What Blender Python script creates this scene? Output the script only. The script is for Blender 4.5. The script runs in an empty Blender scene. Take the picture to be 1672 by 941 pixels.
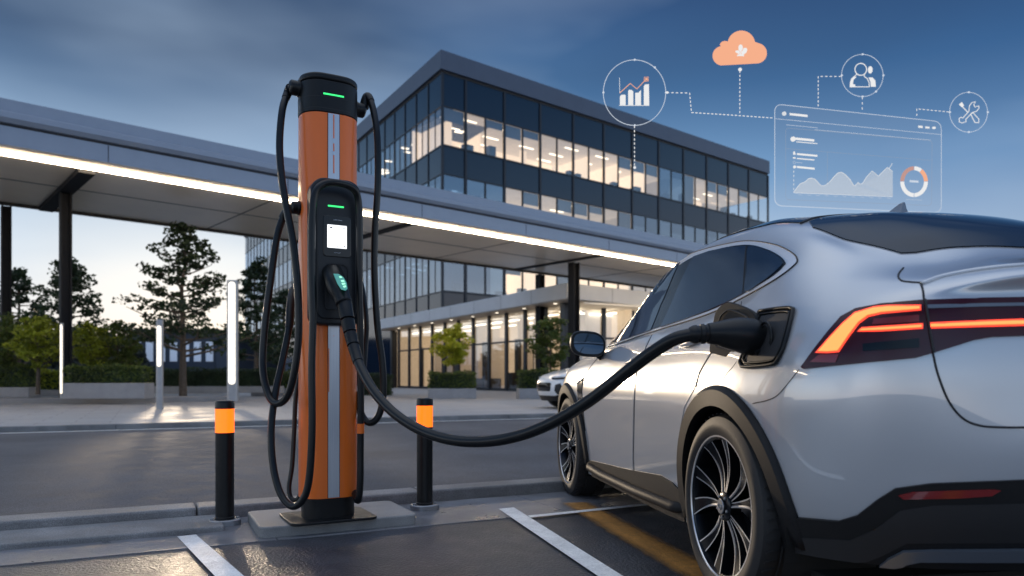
import bpy, bmesh, math, random
import numpy as np
from mathutils import Vector, Matrix, Euler
from mathutils.bvhtree import BVHTree
R = math.radians
C = bpy.context.scene.collection
SC = bpy.context.scene
FPX, YH, CAMH, CX = 1200.0, 618.0, 0.93, 836.0

# ---------------------------------------------------------------- camera, sky, sun, exposure
cd = bpy.data.cameras.new('camera'); cam = bpy.data.objects.new('camera', cd); C.objects.link(cam)
cam.location = (0, 0, CAMH); cam.rotation_euler = (R(90), 0, 0)
cd.sensor_width = 36; cd.lens = 36 * FPX / 1672; cd.shift_y = (YH - 470.5) / 1672
cd.clip_start = 0.05; cd.clip_end = 3000
cd.dof.use_dof = True; cd.dof.focus_distance = 3.9; cd.dof.aperture_fstop = 2.2
SC.camera = cam
SUN_EL, SUN_AZ = 5.5, -24.6           # azimuth from +Y towards +X, degrees
w = bpy.data.worlds.new('World'); SC.world = w; w.use_nodes = True
nt = w.node_tree; N = nt.nodes; L = nt.links
for n in list(N): N.remove(n)
wo = N.new('ShaderNodeOutputWorld'); bg = N.new('ShaderNodeBackground'); bg.inputs[1].default_value = 0.13
L.new(bg.outputs[0], wo.inputs[0])
sky = N.new('ShaderNodeTexSky'); sky.sky_type = 'NISHITA'; sky.sun_disc = False
sky.sun_elevation = R(SUN_EL); sky.sun_rotation = R(SUN_AZ); sky.air_density = 1.0; sky.dust_density = 0.6; sky.ozone_density = 2.5
tc = N.new('ShaderNodeTexCoord'); sx = N.new('ShaderNodeSeparateXYZ'); L.new(tc.outputs['Generated'], sx.inputs[0])
# dusk sky: pale at the horizon, deep blue higher up, brightened overhead, out of view, as added fill light
EXPO = 1.2; EM = 2.0 ** -EXPO
KS = 1.0 / (bg.inputs[1].default_value * 2 ** EXPO)
def ramp(stops, src):
    r = N.new('ShaderNodeValToRGB'); e = r.color_ramp.elements
    e[0].position, e[1].position = stops[0][0], stops[-1][0]; e[0].color = (*stops[0][1], 1); e[1].color = (*stops[-1][1], 1)
    for p, c in stops[1:-1]: x = e.new(p); x.color = (*c, 1)
    L.new(src, r.inputs[0]); return r
def mix(mode, fac, A, B):
    m = N.new('ShaderNodeMix'); m.data_type = 'RGBA'; m.blend_type = mode
    for s, i in ((fac, 0), (A, 6), (B, 7)):
        if hasattr(s, 'is_output'): L.new(s, m.inputs[i])
        else: m.inputs[i].default_value = s if i == 0 else (*s, 1)
    return m.outputs[2]
rp = ramp([(0.0, (.79, .77, .79)), (.08, (.78, .80, .85)), (.15, (.62, .71, .82)), (.25, (.22, .385, .60)), (.36, (.060, .17, .36)), (.46, (.018, .062, .185)), (.62, (.075, .16, .34)), (.80, (.66, .77, .96)), (1.0, (1.2, 1.27, 1.38))], sx.outputs['Z'])
sc_ = N.new('ShaderNodeVectorMath'); sc_.operation = 'SCALE'; sc_.inputs['Scale'].default_value = KS; L.new(rp.outputs[0], sc_.inputs[0])
base_ = mix('MIX', .90, sky.outputs[0], sc_.outputs[0])
# darker to the right; unseen sky far left, far right and behind brightened as fill
mpx = N.new('ShaderNodeMapRange'); mpx.inputs['From Min'].default_value = -1; L.new(sx.outputs['X'], mpx.inputs['Value'])
rx = ramp([(0.0, (1.9, 1.85, 1.8)), (.17, (1.3, 1.28, 1.26)), (.24, (1.0, 1.0, 1.0)), (.40, (1.0, 1.0, 1.0)), (.62, (.86, .90, .96)), (.80, (.60, .68, .8)), (.88, (1.3, 1.28, 1.28)), (1.0, (2.4, 2.3, 2.2))], mpx.outputs[0])
mpy = N.new('ShaderNodeMapRange'); mpy.inputs['From Min'].default_value = -1; L.new(sx.outputs['Y'], mpy.inputs['Value'])
ry = ramp([(0.0, (1.75, 1.68, 1.66)), (.38, (1.05, 1.05, 1.07)), (.62, (1, 1, 1)), (1.0, (1, 1, 1))], mpy.outputs[0])
base_ = mix('MULTIPLY', 1.0, mix('MULTIPLY', 1.0, base_, rx.outputs[0]), ry.outputs[0])
# soft streaky clouds
def clouds(scale, loc, rot, ns, p0, p1, v):
    mp = N.new('ShaderNodeMapping'); mp.inputs['Scale'].default_value = scale; mp.inputs['Location'].default_value = loc; mp.inputs['Rotation'].default_value = rot
    L.new(tc.outputs['Generated'], mp.inputs[0]); nz = N.new('ShaderNodeTexNoise'); nz.inputs['Scale'].default_value = ns; nz.inputs['Detail'].default_value = 4; nz.inputs['Roughness'].default_value = .42
    L.new(mp.outputs[0], nz.inputs[0]); return ramp([(p0, (0, 0, 0)), (p1, (v, v, v))], nz.outputs[0]).outputs[0]
c1 = clouds((1.0, 1.0, 3.2), (.35, .2, .1), (0, R(16), 0), 1.7, .43, .70, .52)
c2 = clouds((1.0, 1.0, 3.0), (2.1, .7, 1.4), (0, R(-12), 0), 1.5, .34, .60, .85)
zl_ = ramp([(0.0, (0, 0, 0)), (.27, (0, 0, 0)), (.38, (1, 1, 1)), (.5, (1, 1, 1)), (.62, (0, 0, 0)), (1, (0, 0, 0))], sx.outputs['Z']); xl_ = ramp([(0.0, (1, 1, 1)), (.40, (1, 1, 1)), (.52, (.45, .45, .45)), (1.0, (.35, .35, .35))], mpx.outputs[0])
c2 = mix('MULTIPLY', 1.0, mix('MULTIPLY', 1.0, c2, zl_.outputs[0]), xl_.outputs[0])
base_ = mix('MIX', c2, base_, (.030 * KS, .068 * KS, .150 * KS))
rz_ = ramp([(0.0, (1, 1, 1)), (.40, (1, 1, 1)), (.56, (.2, .2, .2)), (1.0, (.2, .2, .2))], sx.outputs['Z'])
c1 = mix('MULTIPLY', 1.0, c1, rz_.outputs[0])
base_ = mix('MIX', c1, base_, (.44 * KS, .57 * KS, .74 * KS))
L.new(base_, bg.inputs[0])

sd = bpy.data.lights.new('sun', 'SUN'); sd.energy = 0.65; sd.angle = R(2.0); sd.color = (1.0, .79, .56)
sun = bpy.data.objects.new('sun', sd); C.objects.link(sun)
_d = Vector((math.sin(R(SUN_AZ)) * math.cos(R(SUN_EL)), math.cos(R(SUN_AZ)) * math.cos(R(SUN_EL)), math.sin(R(SUN_EL))))
sun.rotation_euler = (-_d).to_track_quat('-Z', 'Y').to_euler(); sun.location = (-20, 10, 20)
SC.view_settings.view_transform = 'Standard'; SC.view_settings.look = 'None'; SC.view_settings.gamma = 1
SC.view_settings.exposure = EXPO
SC.render.engine = 'CYCLES'
cy = SC.cycles; cy.use_denoising = True; cy.max_bounces = 6; cy.glossy_bounces = 4; cy.transparent_max_bounces = 12; cy.transmission_bounces = 4
cy.diffuse_bounces = 3; cy.sample_clamp_indirect = 6; cy.caustics_reflective = False; cy.caustics_refractive = False

# ---------------------------------------------------------------- helpers
def gp(u, v, z=0.0):
    D = (CAMH - z) * FPX / (v - YH)
    return Vector(((u - CX) / FPX * D, D, z))
def at(u, v, D):
    return Vector(((u - CX) / FPX * D, D, CAMH + (YH - v) / FPX * D))
def cr_spline(pts, n=8, closed=False):
    P = [Vector(p) for p in pts]; out = []; m = len(P)
    rng = range(m if closed else m - 1)
    for i in rng:
        a = P[(i - 1) % m] if (closed or i > 0) else P[0] * 2 - P[1]
        b = P[i]; c = P[(i + 1) % m]
        d = P[(i + 2) % m] if (closed or i + 2 < m) else P[-1] * 2 - P[-2]
        for k in range(n):
            t = k / n
            out.append(0.5 * ((2 * b) + (c - a) * t + (2 * a - 5 * b + 4 * c - d) * t * t + (3 * b - a - 3 * c + d) * t ** 3))
    if not closed: out.append(P[-1])
    return out

def mat(name, col, rough=.5, metal=0.0, spec=.5, coat=0.0, emit=None, estr=0.0, var=0.0, vscale=8.0, bump=0.0, bscale=60.0, rvar=0.0, space='Object', alpha=1.0, stretch=None, crough=.04):
    m = bpy.data.materials.new(name); m.use_nodes = True
    n = m.node_tree.nodes; l = m.node_tree.links; b = n['Principled BSDF']
    b.inputs['Base Color'].default_value = (*col, 1); b.inputs['Roughness'].default_value = rough
    b.inputs['Metallic'].default_value = metal; b.inputs['Specular IOR Level'].default_value = spec
    b.inputs['Coat Weight'].default_value = coat; b.inputs['Coat Roughness'].default_value = crough
    if emit: b.inputs['Emission Color'].default_value = (*emit, 1); b.inputs['Emission Strength'].default_value = estr * EM
    if alpha < 1: b.inputs['Alpha'].default_value = alpha
    if var or bump or rvar:
        t = n.new('ShaderNodeTexCoord'); src = t.outputs[space]
        if stretch:
            q = n.new('ShaderNodeMapping'); q.inputs['Scale'].default_value = stretch; l.new(src, q.inputs[0]); src = q.outputs[0]
    if var or rvar:
        z = n.new('ShaderNodeTexNoise'); z.inputs['Scale'].default_value = vscale; z.inputs['Detail'].default_value = 6; z.inputs['Roughness'].default_value = .62
        l.new(src, z.inputs[0])
    if var:
        r = n.new('ShaderNodeValToRGB'); r.color_ramp.elements[0].position = .28; r.color_ramp.elements[1].position = .72
        r.color_ramp.elements[0].color = (*[max(0, c * (1 - var)) for c in col], 1); r.color_ramp.elements[1].color = (*[min(1, c * (1 + var)) for c in col], 1)
        l.new(z.outputs[0], r.inputs[0]); l.new(r.outputs[0], b.inputs['Base Color'])
    if rvar:
        k = n.new('ShaderNodeMapRange'); k.inputs['From Min'].default_value = .3; k.inputs['From Max'].default_value = .7
        k.inputs['To Min'].default_value = max(.02, rough - rvar); k.inputs['To Max'].default_value = min(1, rough + rvar)
        l.new(z.outputs[0], k.inputs['Value']); l.new(k.outputs[0], b.inputs['Roughness'])
    if bump:
        z2 = n.new('ShaderNodeTexNoise'); z2.inputs['Scale'].default_value = bscale; z2.inputs['Detail'].default_value = 4; l.new(src, z2.inputs[0])
        bp = n.new('ShaderNodeBump'); bp.inputs['Strength'].default_value = bump; bp.inputs['Distance'].default_value = .01
        l.new(z2.outputs[0], bp.inputs['Height']); l.new(bp.outputs[0], b.inputs['Normal'])
    return m

def add_lines(m, ax, pitch, width, dark=.45, rot=0.0, off=(0, 0)):
    """thin joints every pitch metres along the axes given (x, y pitches)"""
    n = m.node_tree.nodes; l = m.node_tree.links; b = n['Principled BSDF']
    t = n.new('ShaderNodeTexCoord'); q = n.new('ShaderNodeMapping'); q.inputs['Rotation'].default_value = (0, 0, rot); q.inputs['Location'].default_value = (*off, 0)
    l.new(t.outputs['Object'], q.inputs[0])
    br = n.new('ShaderNodeTexBrick'); br.offset = 0.5; br.inputs['Scale'].default_value = 1; br.inputs['Mortar Size'].default_value = width
    br.inputs['Brick Width'].default_value = pitch[0]; br.inputs['Row Height'].default_value = pitch[1]; br.inputs['Mortar Smooth'].default_value = .2
    br.inputs['Color1'].default_value = (1, 1, 1, 1); br.inputs['Color2'].default_value = (.9, .9, .9, 1); br.inputs['Mortar'].default_value = (dark, dark, dark, 1)
    l.new(q.outputs[0], br.inputs[0])
    mm = n.new('ShaderNodeMix'); mm.data_type = 'RGBA'; mm.blend_type = 'MULTIPLY'; mm.inputs[0].default_value = 1
    old = b.inputs['Base Color'].links
    if old: l.new(old[0].from_socket, mm.inputs[6])
    else: mm.inputs[6].default_value = b.inputs['Base Color'].default_value
    l.new(br.outputs[0], mm.inputs[7]); l.new(mm.outputs[2], b.inputs['Base Color'])

def glass_mat(name, tint, trans, rough=.02):
    m = bpy.data.materials.new(name); m.use_nodes = True; n = m.node_tree.nodes; l = m.node_tree.links
    for x in list(n): n.remove(x)
    o = n.new('ShaderNodeOutputMaterial'); a = n.new('ShaderNodeBsdfTransparent'); a.inputs[0].default_value = (*tint, 1)
    g = n.new('ShaderNodeBsdfGlossy'); g.inputs['Roughness'].default_value = rough; g.inputs[0].default_value = (.85, .92, 1, 1)
    f = n.new('ShaderNodeLayerWeight'); f.inputs[0].default_value = .5
    pw = n.new('ShaderNodeMath'); pw.operation = 'POWER'; pw.inputs[1].default_value = 4.0; l.new(f.outputs['Facing'], pw.inputs[0])
    k = n.new('ShaderNodeMapRange'); k.inputs['To Min'].default_value = 1 - trans; k.inputs['To Max'].default_value = 1.0
    l.new(pw.outputs[0], k.inputs['Value'])
    x = n.new('ShaderNodeMixShader'); l.new(k.outputs[0], x.inputs[0]); l.new(a.outputs[0], x.inputs[1]); l.new(g.outputs[0], x.inputs[2]); l.new(x.outputs[0], o.inputs[0])
    return m

def chain(o):
    m = Matrix.Translation(o.location) @ o.rotation_euler.to_matrix().to_4x4()
    return chain(o.parent) @ m if o.parent else m
def obj(name, bm, m, parent=None, smooth=False, bevel=0, seg=2, weld=False, world=False, angle=35):
    if weld: bmesh.ops.remove_doubles(bm, verts=bm.verts, dist=1e-5)
    me = bpy.data.meshes.new(name)
    if world and parent is not None: bm.transform(chain(parent).inverted())
    bm.to_mesh(me); bm.free()
    o = bpy.data.objects.new(name, me); C.objects.link(o)
    for x in (m if isinstance(m, (list, tuple)) else [m]): me.materials.append(x)
    if smooth:
        for p in me.polygons: p.use_smooth = True
        if smooth != 'all': me.set_sharp_from_angle(angle=R(angle))
    if bevel:
        b = o.modifiers.new('bevel', 'BEVEL'); b.width = bevel; b.segments = seg; b.limit_method = 'ANGLE'; b.angle_limit = R(30)
        if smooth: b.harden_normals = False
    if parent is not None: o.parent = parent
    return o
def tag(o, label, cat, group=None, kind=None):
    o['label'] = label; o['category'] = cat
    if group: o['group'] = group
    if kind: o['kind'] = kind
    return o
def thing(name, label, cat, loc=(0, 0, 0), rz=0.0, group=None):
    o = bpy.data.objects.new(name, None); C.objects.link(o); o.location = loc; o.rotation_euler = (0, 0, rz); o.empty_display_size = .2
    return tag(o, label, cat, group)
def struct(name, bm, m, **k):
    o = obj(name, bm, m, **k); o['kind'] = 'structure'; return o
def children(o): return [c for c in bpy.data.objects if c.parent == o]
def copy_tree(o, parent=None):
    c = o.copy(); C.objects.link(c)
    if parent is not None: c.parent = parent
    for ch in children(o):
        if ch is not c: copy_tree(ch, c)
    return c
def BM(): return bmesh.new()
def box(bm, x0, x1, y0, y1, z0, z1, M=None):
    v = [bm.verts.new(p) for p in [(x0, y0, z0), (x1, y0, z0), (x1, y1, z0), (x0, y1, z0), (x0, y0, z1), (x1, y0, z1), (x1, y1, z1), (x0, y1, z1)]]
    for f in [(3, 2, 1, 0), (4, 5, 6, 7), (0, 1, 5, 4), (1, 2, 6, 5), (2, 3, 7, 6), (3, 0, 4, 7)]: bm.faces.new([v[i] for i in f])
    if M is not None:
        for q in v: q.co = M @ q.co
    return v
def prism(bm, pts, z0, z1, M=None):
    """pts counter-clockwise 2D"""
    a = [bm.verts.new((p[0], p[1], z0)) for p in pts]; b = [bm.verts.new((p[0], p[1], z1)) for p in pts]; n = len(pts)
    bm.faces.new(a[::-1]); bm.faces.new(b)
    for i in range(n): bm.faces.new([a[i], a[(i + 1) % n], b[(i + 1) % n], b[i]])
    if M is not None:
        for q in a + b: q.co = M @ q.co
def tube(bm, path, r, seg=10, caps=True, closed=False):
    P = [Vector(p) for p in path]; n = len(P); rings = []
    rr = r if hasattr(r, '__len__') else [r] * n
    up = None
    for i in range(n):
        a = P[(i - 1) % n] if (closed or i > 0) else P[i]; b = P[(i + 1) % n] if (closed or i < n - 1) else P[i]
        t = (b - a).normalized()
        if up is None: up = t.orthogonal().normalized()
        up = (up - t * up.dot(t)); up = up.normalized() if up.length > 1e-6 else t.orthogonal().normalized()
        s = t.cross(up)
        rings.append([bm.verts.new(P[i] + (up * math.cos(2 * math.pi * k / seg) + s * math.sin(2 * math.pi * k / seg)) * rr[i]) for k in range(seg)])
    m = n if closed else n - 1
    for i in range(m):
        A = rings[i]; B = rings[(i + 1) % n]
        for k in range(seg): bm.faces.new([A[k], A[(k + 1) % seg], B[(k + 1) % seg], B[k]])
    if caps and not closed: bm.faces.new(rings[0][::-1]); bm.faces.new(rings[-1])
def lathe(bm, prof, seg=32, M=None, caps=True):
    """prof (r, z) pairs from bottom to top, axis Z"""
    rings = []
    for r, z in prof:
        rings.append([bm.verts.new((r * math.cos(2 * math.pi * k / seg), r * math.sin(2 * math.pi * k / seg), z)) for k in range(seg)])
    for A, B in zip(rings, rings[1:]):
        for k in range(seg): bm.faces.new([A[k], A[(k + 1) % seg], B[(k + 1) % seg], B[k]])
    if caps: bm.faces.new(rings[0][::-1]); bm.faces.new(rings[-1])
    if M is not None:
        for q in sum(rings, []): q.co = M @ q.co
def rrect(w, d, r, n=6, cx=0, cy=0):
    out = []
    for sx, sy, a0 in ((1, -1, -90), (1, 1, 0), (-1, 1, 90), (-1, -1, 180)):
        for k in range(n + 1):
            a = R(a0 + 90 * k / n); out.append((cx + sx * (w / 2 - r) + r * math.cos(a), cy + sy * (d / 2 - r) + r * math.sin(a)))
    return out
def frame2(o, x, y=None, z=(0, 0, 1)):
    """matrix with local x along the given horizontal direction, origin o"""
    x = Vector(x).normalized(); z = Vector(z); y = z.cross(x)
    return Matrix(((x.x, y.x, z.x, o[0]), (x.y, y.y, z.y, o[1]), (x.z, y.z, z.z, o[2]), (0, 0, 0, 1)))
def sheet(bm, pts):
    bm.faces.new([bm.verts.new(p) for p in pts])

def grain(m, fine=260.0, amt=.55, big=.7, bamt=.28):
    n = m.node_tree.nodes; l = m.node_tree.links; b = n['Principled BSDF']; t = n.new('ShaderNodeTexCoord'); src = b.inputs['Base Color'].links[0].from_socket
    for sc, am, det in ((fine, amt, 2), (big, bamt, 5)):
        z = n.new('ShaderNodeTexNoise'); z.inputs['Scale'].default_value = sc; z.inputs['Detail'].default_value = det; l.new(t.outputs['Object'], z.inputs[0])
        k = n.new('ShaderNodeMapRange'); k.inputs['From Min'].default_value = .3; k.inputs['From Max'].default_value = .7; k.inputs['To Min'].default_value = 1 - am; k.inputs['To Max'].default_value = 1 + am; l.new(z.outputs[0], k.inputs['Value'])
        q = n.new('ShaderNodeMix'); q.data_type = 'RGBA'; q.blend_type = 'MULTIPLY'; q.inputs[0].default_value = 1; l.new(src, q.inputs[6]); l.new(k.outputs[0], q.inputs[7]); src = q.outputs[2]
    l.new(src, b.inputs['Base Color'])
# ---------------------------------------------------------------- materials
M_asph = mat('asphalt', (.046, .050, .060), .36, spec=.42, var=.28, vscale=6, bump=.85, bscale=60, rvar=.08, space='Object')
M_road = mat('road_asphalt', (.095, .096, .105), .86, spec=.3, var=.22, vscale=3.5, bump=.35, bscale=40, rvar=.12, stretch=(1, 1, 1))
M_conc = mat('concrete', (.20, .20, .205), .6, var=.22, vscale=5, bump=.25, bscale=45, rvar=.15)
M_kerb = mat('kerb_concrete', (.20, .20, .20), .68, var=.25, vscale=4, bump=.3, bscale=50, rvar=.1)
M_gutter = mat('gutter_concrete', (.17, .175, .19), .38, var=.25, vscale=4, bump=.2, bscale=40, rvar=.15)
M_plinth = mat('plinth_concrete', (.26, .26, .255), .6, var=.18, vscale=7, bump=.2, bscale=60, rvar=.1)
M_pave = mat('paving', (.32, .32, .33), .66, var=.18, vscale=1.2, bump=.1, bscale=20, rvar=.15)
add_lines(M_pave, None, (1.2, .6), .012, .55, rot=-R(26.5))
M_white = mat('white_paint', (.86, .86, .84), .5, var=.12, vscale=30, bump=.35, bscale=60)
M_amber = mat('painted_amber_light', (.46, .22, .05), .55, var=.35, vscale=25, bump=.45, bscale=55)  # amber light on the ground, put into a flat colour
M_black = mat('black_metal', (.008, .009, .010), .34, spec=.32, var=.1, vscale=20, rvar=.06)
M_blackp = mat('black_plastic', (.007, .008, .009), .38, spec=.32, bump=.05, bscale=400)
M_matte = mat('matte_black', (.016, .016, .018), .6, bump=.08, bscale=300)
M_rubber = mat('cable_rubber', (.008, .009, .010), .32, spec=.35, var=.15, vscale=30)
M_gloss = mat('gloss_black', (.006, .006, .007), .12, spec=.4)
M_cons = mat('console_plastic', (.016, .018, .021), .36, spec=.35, bump=.04, bscale=400)
M_orange = mat('orange_paint', (1.0, .195, .022), .38, metal=.0, spec=.35, coat=.4, crough=.10)
M_silver = mat('brushed_silver', (.52, .55, .60), .34, metal=.9, var=.1, vscale=4, stretch=(40, 40, .6))
M_green = mat('green_led', (.05, .4, .15), .4, emit=(.045, 1, .22), estr=1.25)
M_screen = mat('lit_screen', (.8, .82, .85), .2, emit=(1, 1, 1), estr=1.35)
M_glyph = mat('screen_glyph', (.25, .27, .3), .5)
M_print = mat('pale_print', (.55, .57, .6), .5)
M_band = mat('amber_reflector', (.60, .16, .01), .30, coat=.5, emit=(1.0, .125, .005), estr=2.2, var=.06, vscale=60)
M_steel = mat('galvanised_steel', (.32, .33, .35), .4, metal=.8, var=.15, vscale=30)
M_led = mat('warm_led', (1, .95, .85), .5, emit=(1.0, .80, .56), estr=34)
M_pil = mat('pillar_led', (1, .95, .85), .5, emit=(1.0, .90, .72), estr=1.5)
M_pilm = mat('pillar_metal', (.36, .36, .37), .42, metal=.6, var=.12, vscale=6)
M_fascia = mat('canopy_aluminium', (.30, .345, .42), .45, metal=.3, var=.06, vscale=1.5, rvar=.05)
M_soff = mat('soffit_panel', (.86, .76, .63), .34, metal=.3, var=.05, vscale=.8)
M_seam = mat('dark_seam', (.02, .02, .022), .6)
M_col = mat('dark_column_steel', (.012, .013, .016), .7, spec=.2)

grain(M_asph, 230, .8, .9, .42); grain(M_road, 160, .5, .5, .22); grain(M_kerb, 200, .35, 1.5, .3); grain(M_gutter, 200, .3, 1.2, .28); grain(M_plinth, 240, .25, 3, .15); grain(M_white, 120, .12, 5, .12); grain(M_amber, 180, .5, 3, .25)
# ---------------------------------------------------------------- ground, roads, kerbs (street frame: x along the kerb, y away)
TH = R(26.5); E1 = Vector((math.cos(TH), math.sin(TH), 0)); E2 = Vector((-math.sin(TH), math.cos(TH), 0))
SM = frame2((0, 0, 0), E1)
def sy(p): return p.dot(E2)
def sxx(p): return p.dot(E1)
def S(x, y, z=0): return SM @ Vector((x, y, z))
bm = BM(); sheet(bm, [(-900, -900, 0), (900, -900, 0), (900, 900, 0), (-900, 900, 0)]); struct('parking_lot', bm, M_asph)
yk = sy(gp(300, 818, .09)); yk0 = yk                       # front edge of the upper kerb
yk = sy(gp(456, 819, .09))
yb = yk + .24
ys = sy(gp(170, 886, 0))                                    # front of the low step
yf = sy(gp(0, 707, 0))                                      # far kerb
yg = sy(gp(620, 867, 0))                                    # front of the gutter strip
bm = BM(); sheet(bm, [S(-60, yb + .0, .004), S(60, yb, .004), S(60, yf, .004), S(-60, yf, .004)]); struct('road', bm, M_road)
# near kerb, in lengths with open joints
rnd = random.Random(4)
bm = BM(); x = -9.0
while x < 9.5:
    ln = 1.55; box(bm, x + .004, x + ln - .004, yk + rnd.uniform(-.003, .003), yb, -.05, .09 + rnd.uniform(-.003, .002), SM); x += ln
struct('kerb', bm, M_kerb, bevel=.014, seg=2)
bm = BM(); xe = sxx(gp(372, 868, .03)); x = xe
while x > -9:
    box(bm, x - 2.05, x - .005, ys, yk - .004, -.05, .038, SM); x -= 2.055
struct('kerb_step', bm, M_kerb, bevel=.01)
bm = BM(); x = -9
while x < 9: box(bm, x, x + 1.93, yg, yk - .008, -.05, .006, SM); x += 1.936
struct('gutter_strip', bm, M_gutter, bevel=.002, seg=1)
# far pavement and kerb
bm = BM(); box(bm, -140, 140, yf + .16, 260, -.1, .10, SM); struct('plaza_pavement', bm, M_pave)
bm = BM(); x = -60
while x < 60: box(bm, x, x + 1.98, yf, yf + .157, -.05, .104, SM); x += 1.984
struct('far_kerb', bm, M_kerb, bevel=.012)
bm = BM(); sheet(bm, [S(-60, yf - .34, .009), S(60, yf - .34, .009), S(60, yf - .22, .009), S(-60, yf - .22, .009)]); struct('road_edge_line', bm, M_white)
# raised terrace on the left
yt = sy(gp(120, 659, .10)); xt = sxx(gp(392, 656, .1))
M_terr = mat('terrace_paving', (.24, .24, .245), .5, var=.2, vscale=1, rvar=.15)
bm = BM(); box(bm, -60, xt, yt, yt + 30, 0, .28, SM); struct('terrace', bm, M_terr, bevel=.02)
# parking bay lines, then a streak of amber light painted on the asphalt
def gpoly(name, px, z, m):
    bm = BM(); sheet(bm, [gp(u, v, z) for u, v in px][::-1]); o = struct(name, bm, m); return o
def ext(p, q, k):
    return (Vector(q) - Vector(p)) * k + Vector(p)
a, b, c, d = gp(289, 876, .01), gp(320, 873, .01), gp(399, 941, .01), gp(351, 941, .01)
bm = BM(); sheet(bm, [a, ext(a, d, 2.6), ext(b, c, 2.6), b]); struct('parking_bay_line', bm, M_white)
a, b, c, d = gp(814, 831, .01), gp(839, 828.5, .01), gp(1018, 941, .01), gp(977, 941, .01)
bm = BM(); sheet(bm, [a, ext(a, d, 2.4), ext(b, c, 2.4), b]); struct('parking_bay_line', bm, M_white)
a, b = gp(864, 843.5, .014), gp(1105, 818.5, .014); e = Vector((-.012, .045, 0)).normalized() * .035
bm = BM(); sheet(bm, [a - e, b - e, b + e, a + e]); struct('bay_end_line', bm, M_white)
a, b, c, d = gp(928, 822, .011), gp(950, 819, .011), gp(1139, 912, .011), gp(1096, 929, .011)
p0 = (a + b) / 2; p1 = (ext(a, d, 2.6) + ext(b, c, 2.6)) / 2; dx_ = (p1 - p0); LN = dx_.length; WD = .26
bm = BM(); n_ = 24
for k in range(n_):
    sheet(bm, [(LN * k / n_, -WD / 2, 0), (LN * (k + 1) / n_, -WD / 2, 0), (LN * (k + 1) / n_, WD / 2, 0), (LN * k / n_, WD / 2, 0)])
al = struct('amber_light_streak', bm, M_amber, weld=True); al.location = p0; al.rotation_euler = (0, 0, math.atan2(dx_.y, dx_.x))
n = M_amber.node_tree.nodes; l = M_amber.node_tree.links; bs = n['Principled BSDF']     # feathered, uneven edges of the painted light streak
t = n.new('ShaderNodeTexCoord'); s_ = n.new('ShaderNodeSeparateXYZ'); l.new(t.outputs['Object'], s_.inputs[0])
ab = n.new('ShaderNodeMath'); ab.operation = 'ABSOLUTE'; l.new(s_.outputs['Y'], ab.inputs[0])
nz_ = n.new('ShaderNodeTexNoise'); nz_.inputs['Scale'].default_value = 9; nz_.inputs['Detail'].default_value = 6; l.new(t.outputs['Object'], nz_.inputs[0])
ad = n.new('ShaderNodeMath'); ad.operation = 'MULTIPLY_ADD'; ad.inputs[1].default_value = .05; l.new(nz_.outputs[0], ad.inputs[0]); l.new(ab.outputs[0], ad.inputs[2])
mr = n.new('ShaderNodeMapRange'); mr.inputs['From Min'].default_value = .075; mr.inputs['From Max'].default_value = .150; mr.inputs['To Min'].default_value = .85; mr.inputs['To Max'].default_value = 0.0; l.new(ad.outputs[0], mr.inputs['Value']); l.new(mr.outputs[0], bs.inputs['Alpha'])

# ---------------------------------------------------------------- plinth, charger
PC = S(0, 0)
pc = [gp(424, 862, .07), gp(683, 840, .07)]
px0 = sxx(pc[0]); px1 = sxx(pc[1]); py0 = (sy(pc[0]) + sy(pc[1])) / 2
pw, pd = px1 - px0, .60
pcen = S((px0 + px1) / 2, py0 + pd / 2)
pl = obj('concrete_plinth', (lambda bm: (prism(bm, rrect(pw, pd, .05, 6), 0, .07), bm)[1])(BM()), M_plinth, bevel=.009, seg=3, smooth=True)
pl.location = pcen; pl.rotation_euler = (0, 0, TH)
tag(pl, 'pale concrete slab with rounded corners carrying the orange charging station', 'plinth')

ch = thing('charging_station', 'tall orange charging station with black head and black front console', 'charging station', Vector((-1.14, 4.55, .07)), R(28))
CM = Matrix.Translation(ch.location) @ ch.rotation_euler.to_matrix().to_4x4()
CI = CM.inverted()
ZB = .07
W_, D_, RC = .345, .25, .105
def zz(v): return CAMH + (YH - v) * .003683 - ZB
z_top, z_cap, z_or, z_ft = zz(120), zz(184), zz(814), .012
bm = BM(); prism(bm, rrect(.52, .42, .05, 6), 0, .016); obj('base_plate', bm, M_black, ch, bevel=.004, smooth=True)
bm = BM(); prism(bm, rrect(W_ - .03, D_ - .03, RC - .012, 12), .016, z_or); obj('base', bm, M_blackp, ch, smooth=True)
BUL = .016
def bulge(P, hw_):  # the front is gently bowed
    return [(x, y - (BUL * (1 - (x / hw_) ** 2) if y < 0 else 0)) for x, y in P]
def dense_front(P):
    out = []
    for i, p in enumerate(P):
        q = P[(i + 1) % len(P)]; out.append(p); L_ = math.hypot(q[0] - p[0], q[1] - p[1]); n = int(L_ / .012)
        for k in range(1, n): out.append((p[0] + (q[0] - p[0]) * k / n, p[1] + (q[1] - p[1]) * k / n))
    return out
bm = BM(); prism(bm, bulge(dense_front(rrect(W_, D_, RC, 16)), W_ / 2), z_or, z_cap - .004); body = obj('body', bm, M_orange, ch, smooth=True, angle=50)
bm = BM(); prism(bm, bulge(dense_front(rrect(W_ + .006, D_ + .006, RC + .003, 16)), W_ / 2 + .003), z_cap, z_cap + (z_top - z_cap) * .80)
prism(bm, bulge(dense_front(rrect(W_ - .004, D_ - .004, RC - .002, 16)), W_ / 2), z_cap + (z_top - z_cap) * .795, z_cap + (z_top - z_cap) * .815)
head = obj('head', bm, M_blackp, ch, smooth=True, bevel=.004, angle=50)
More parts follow.
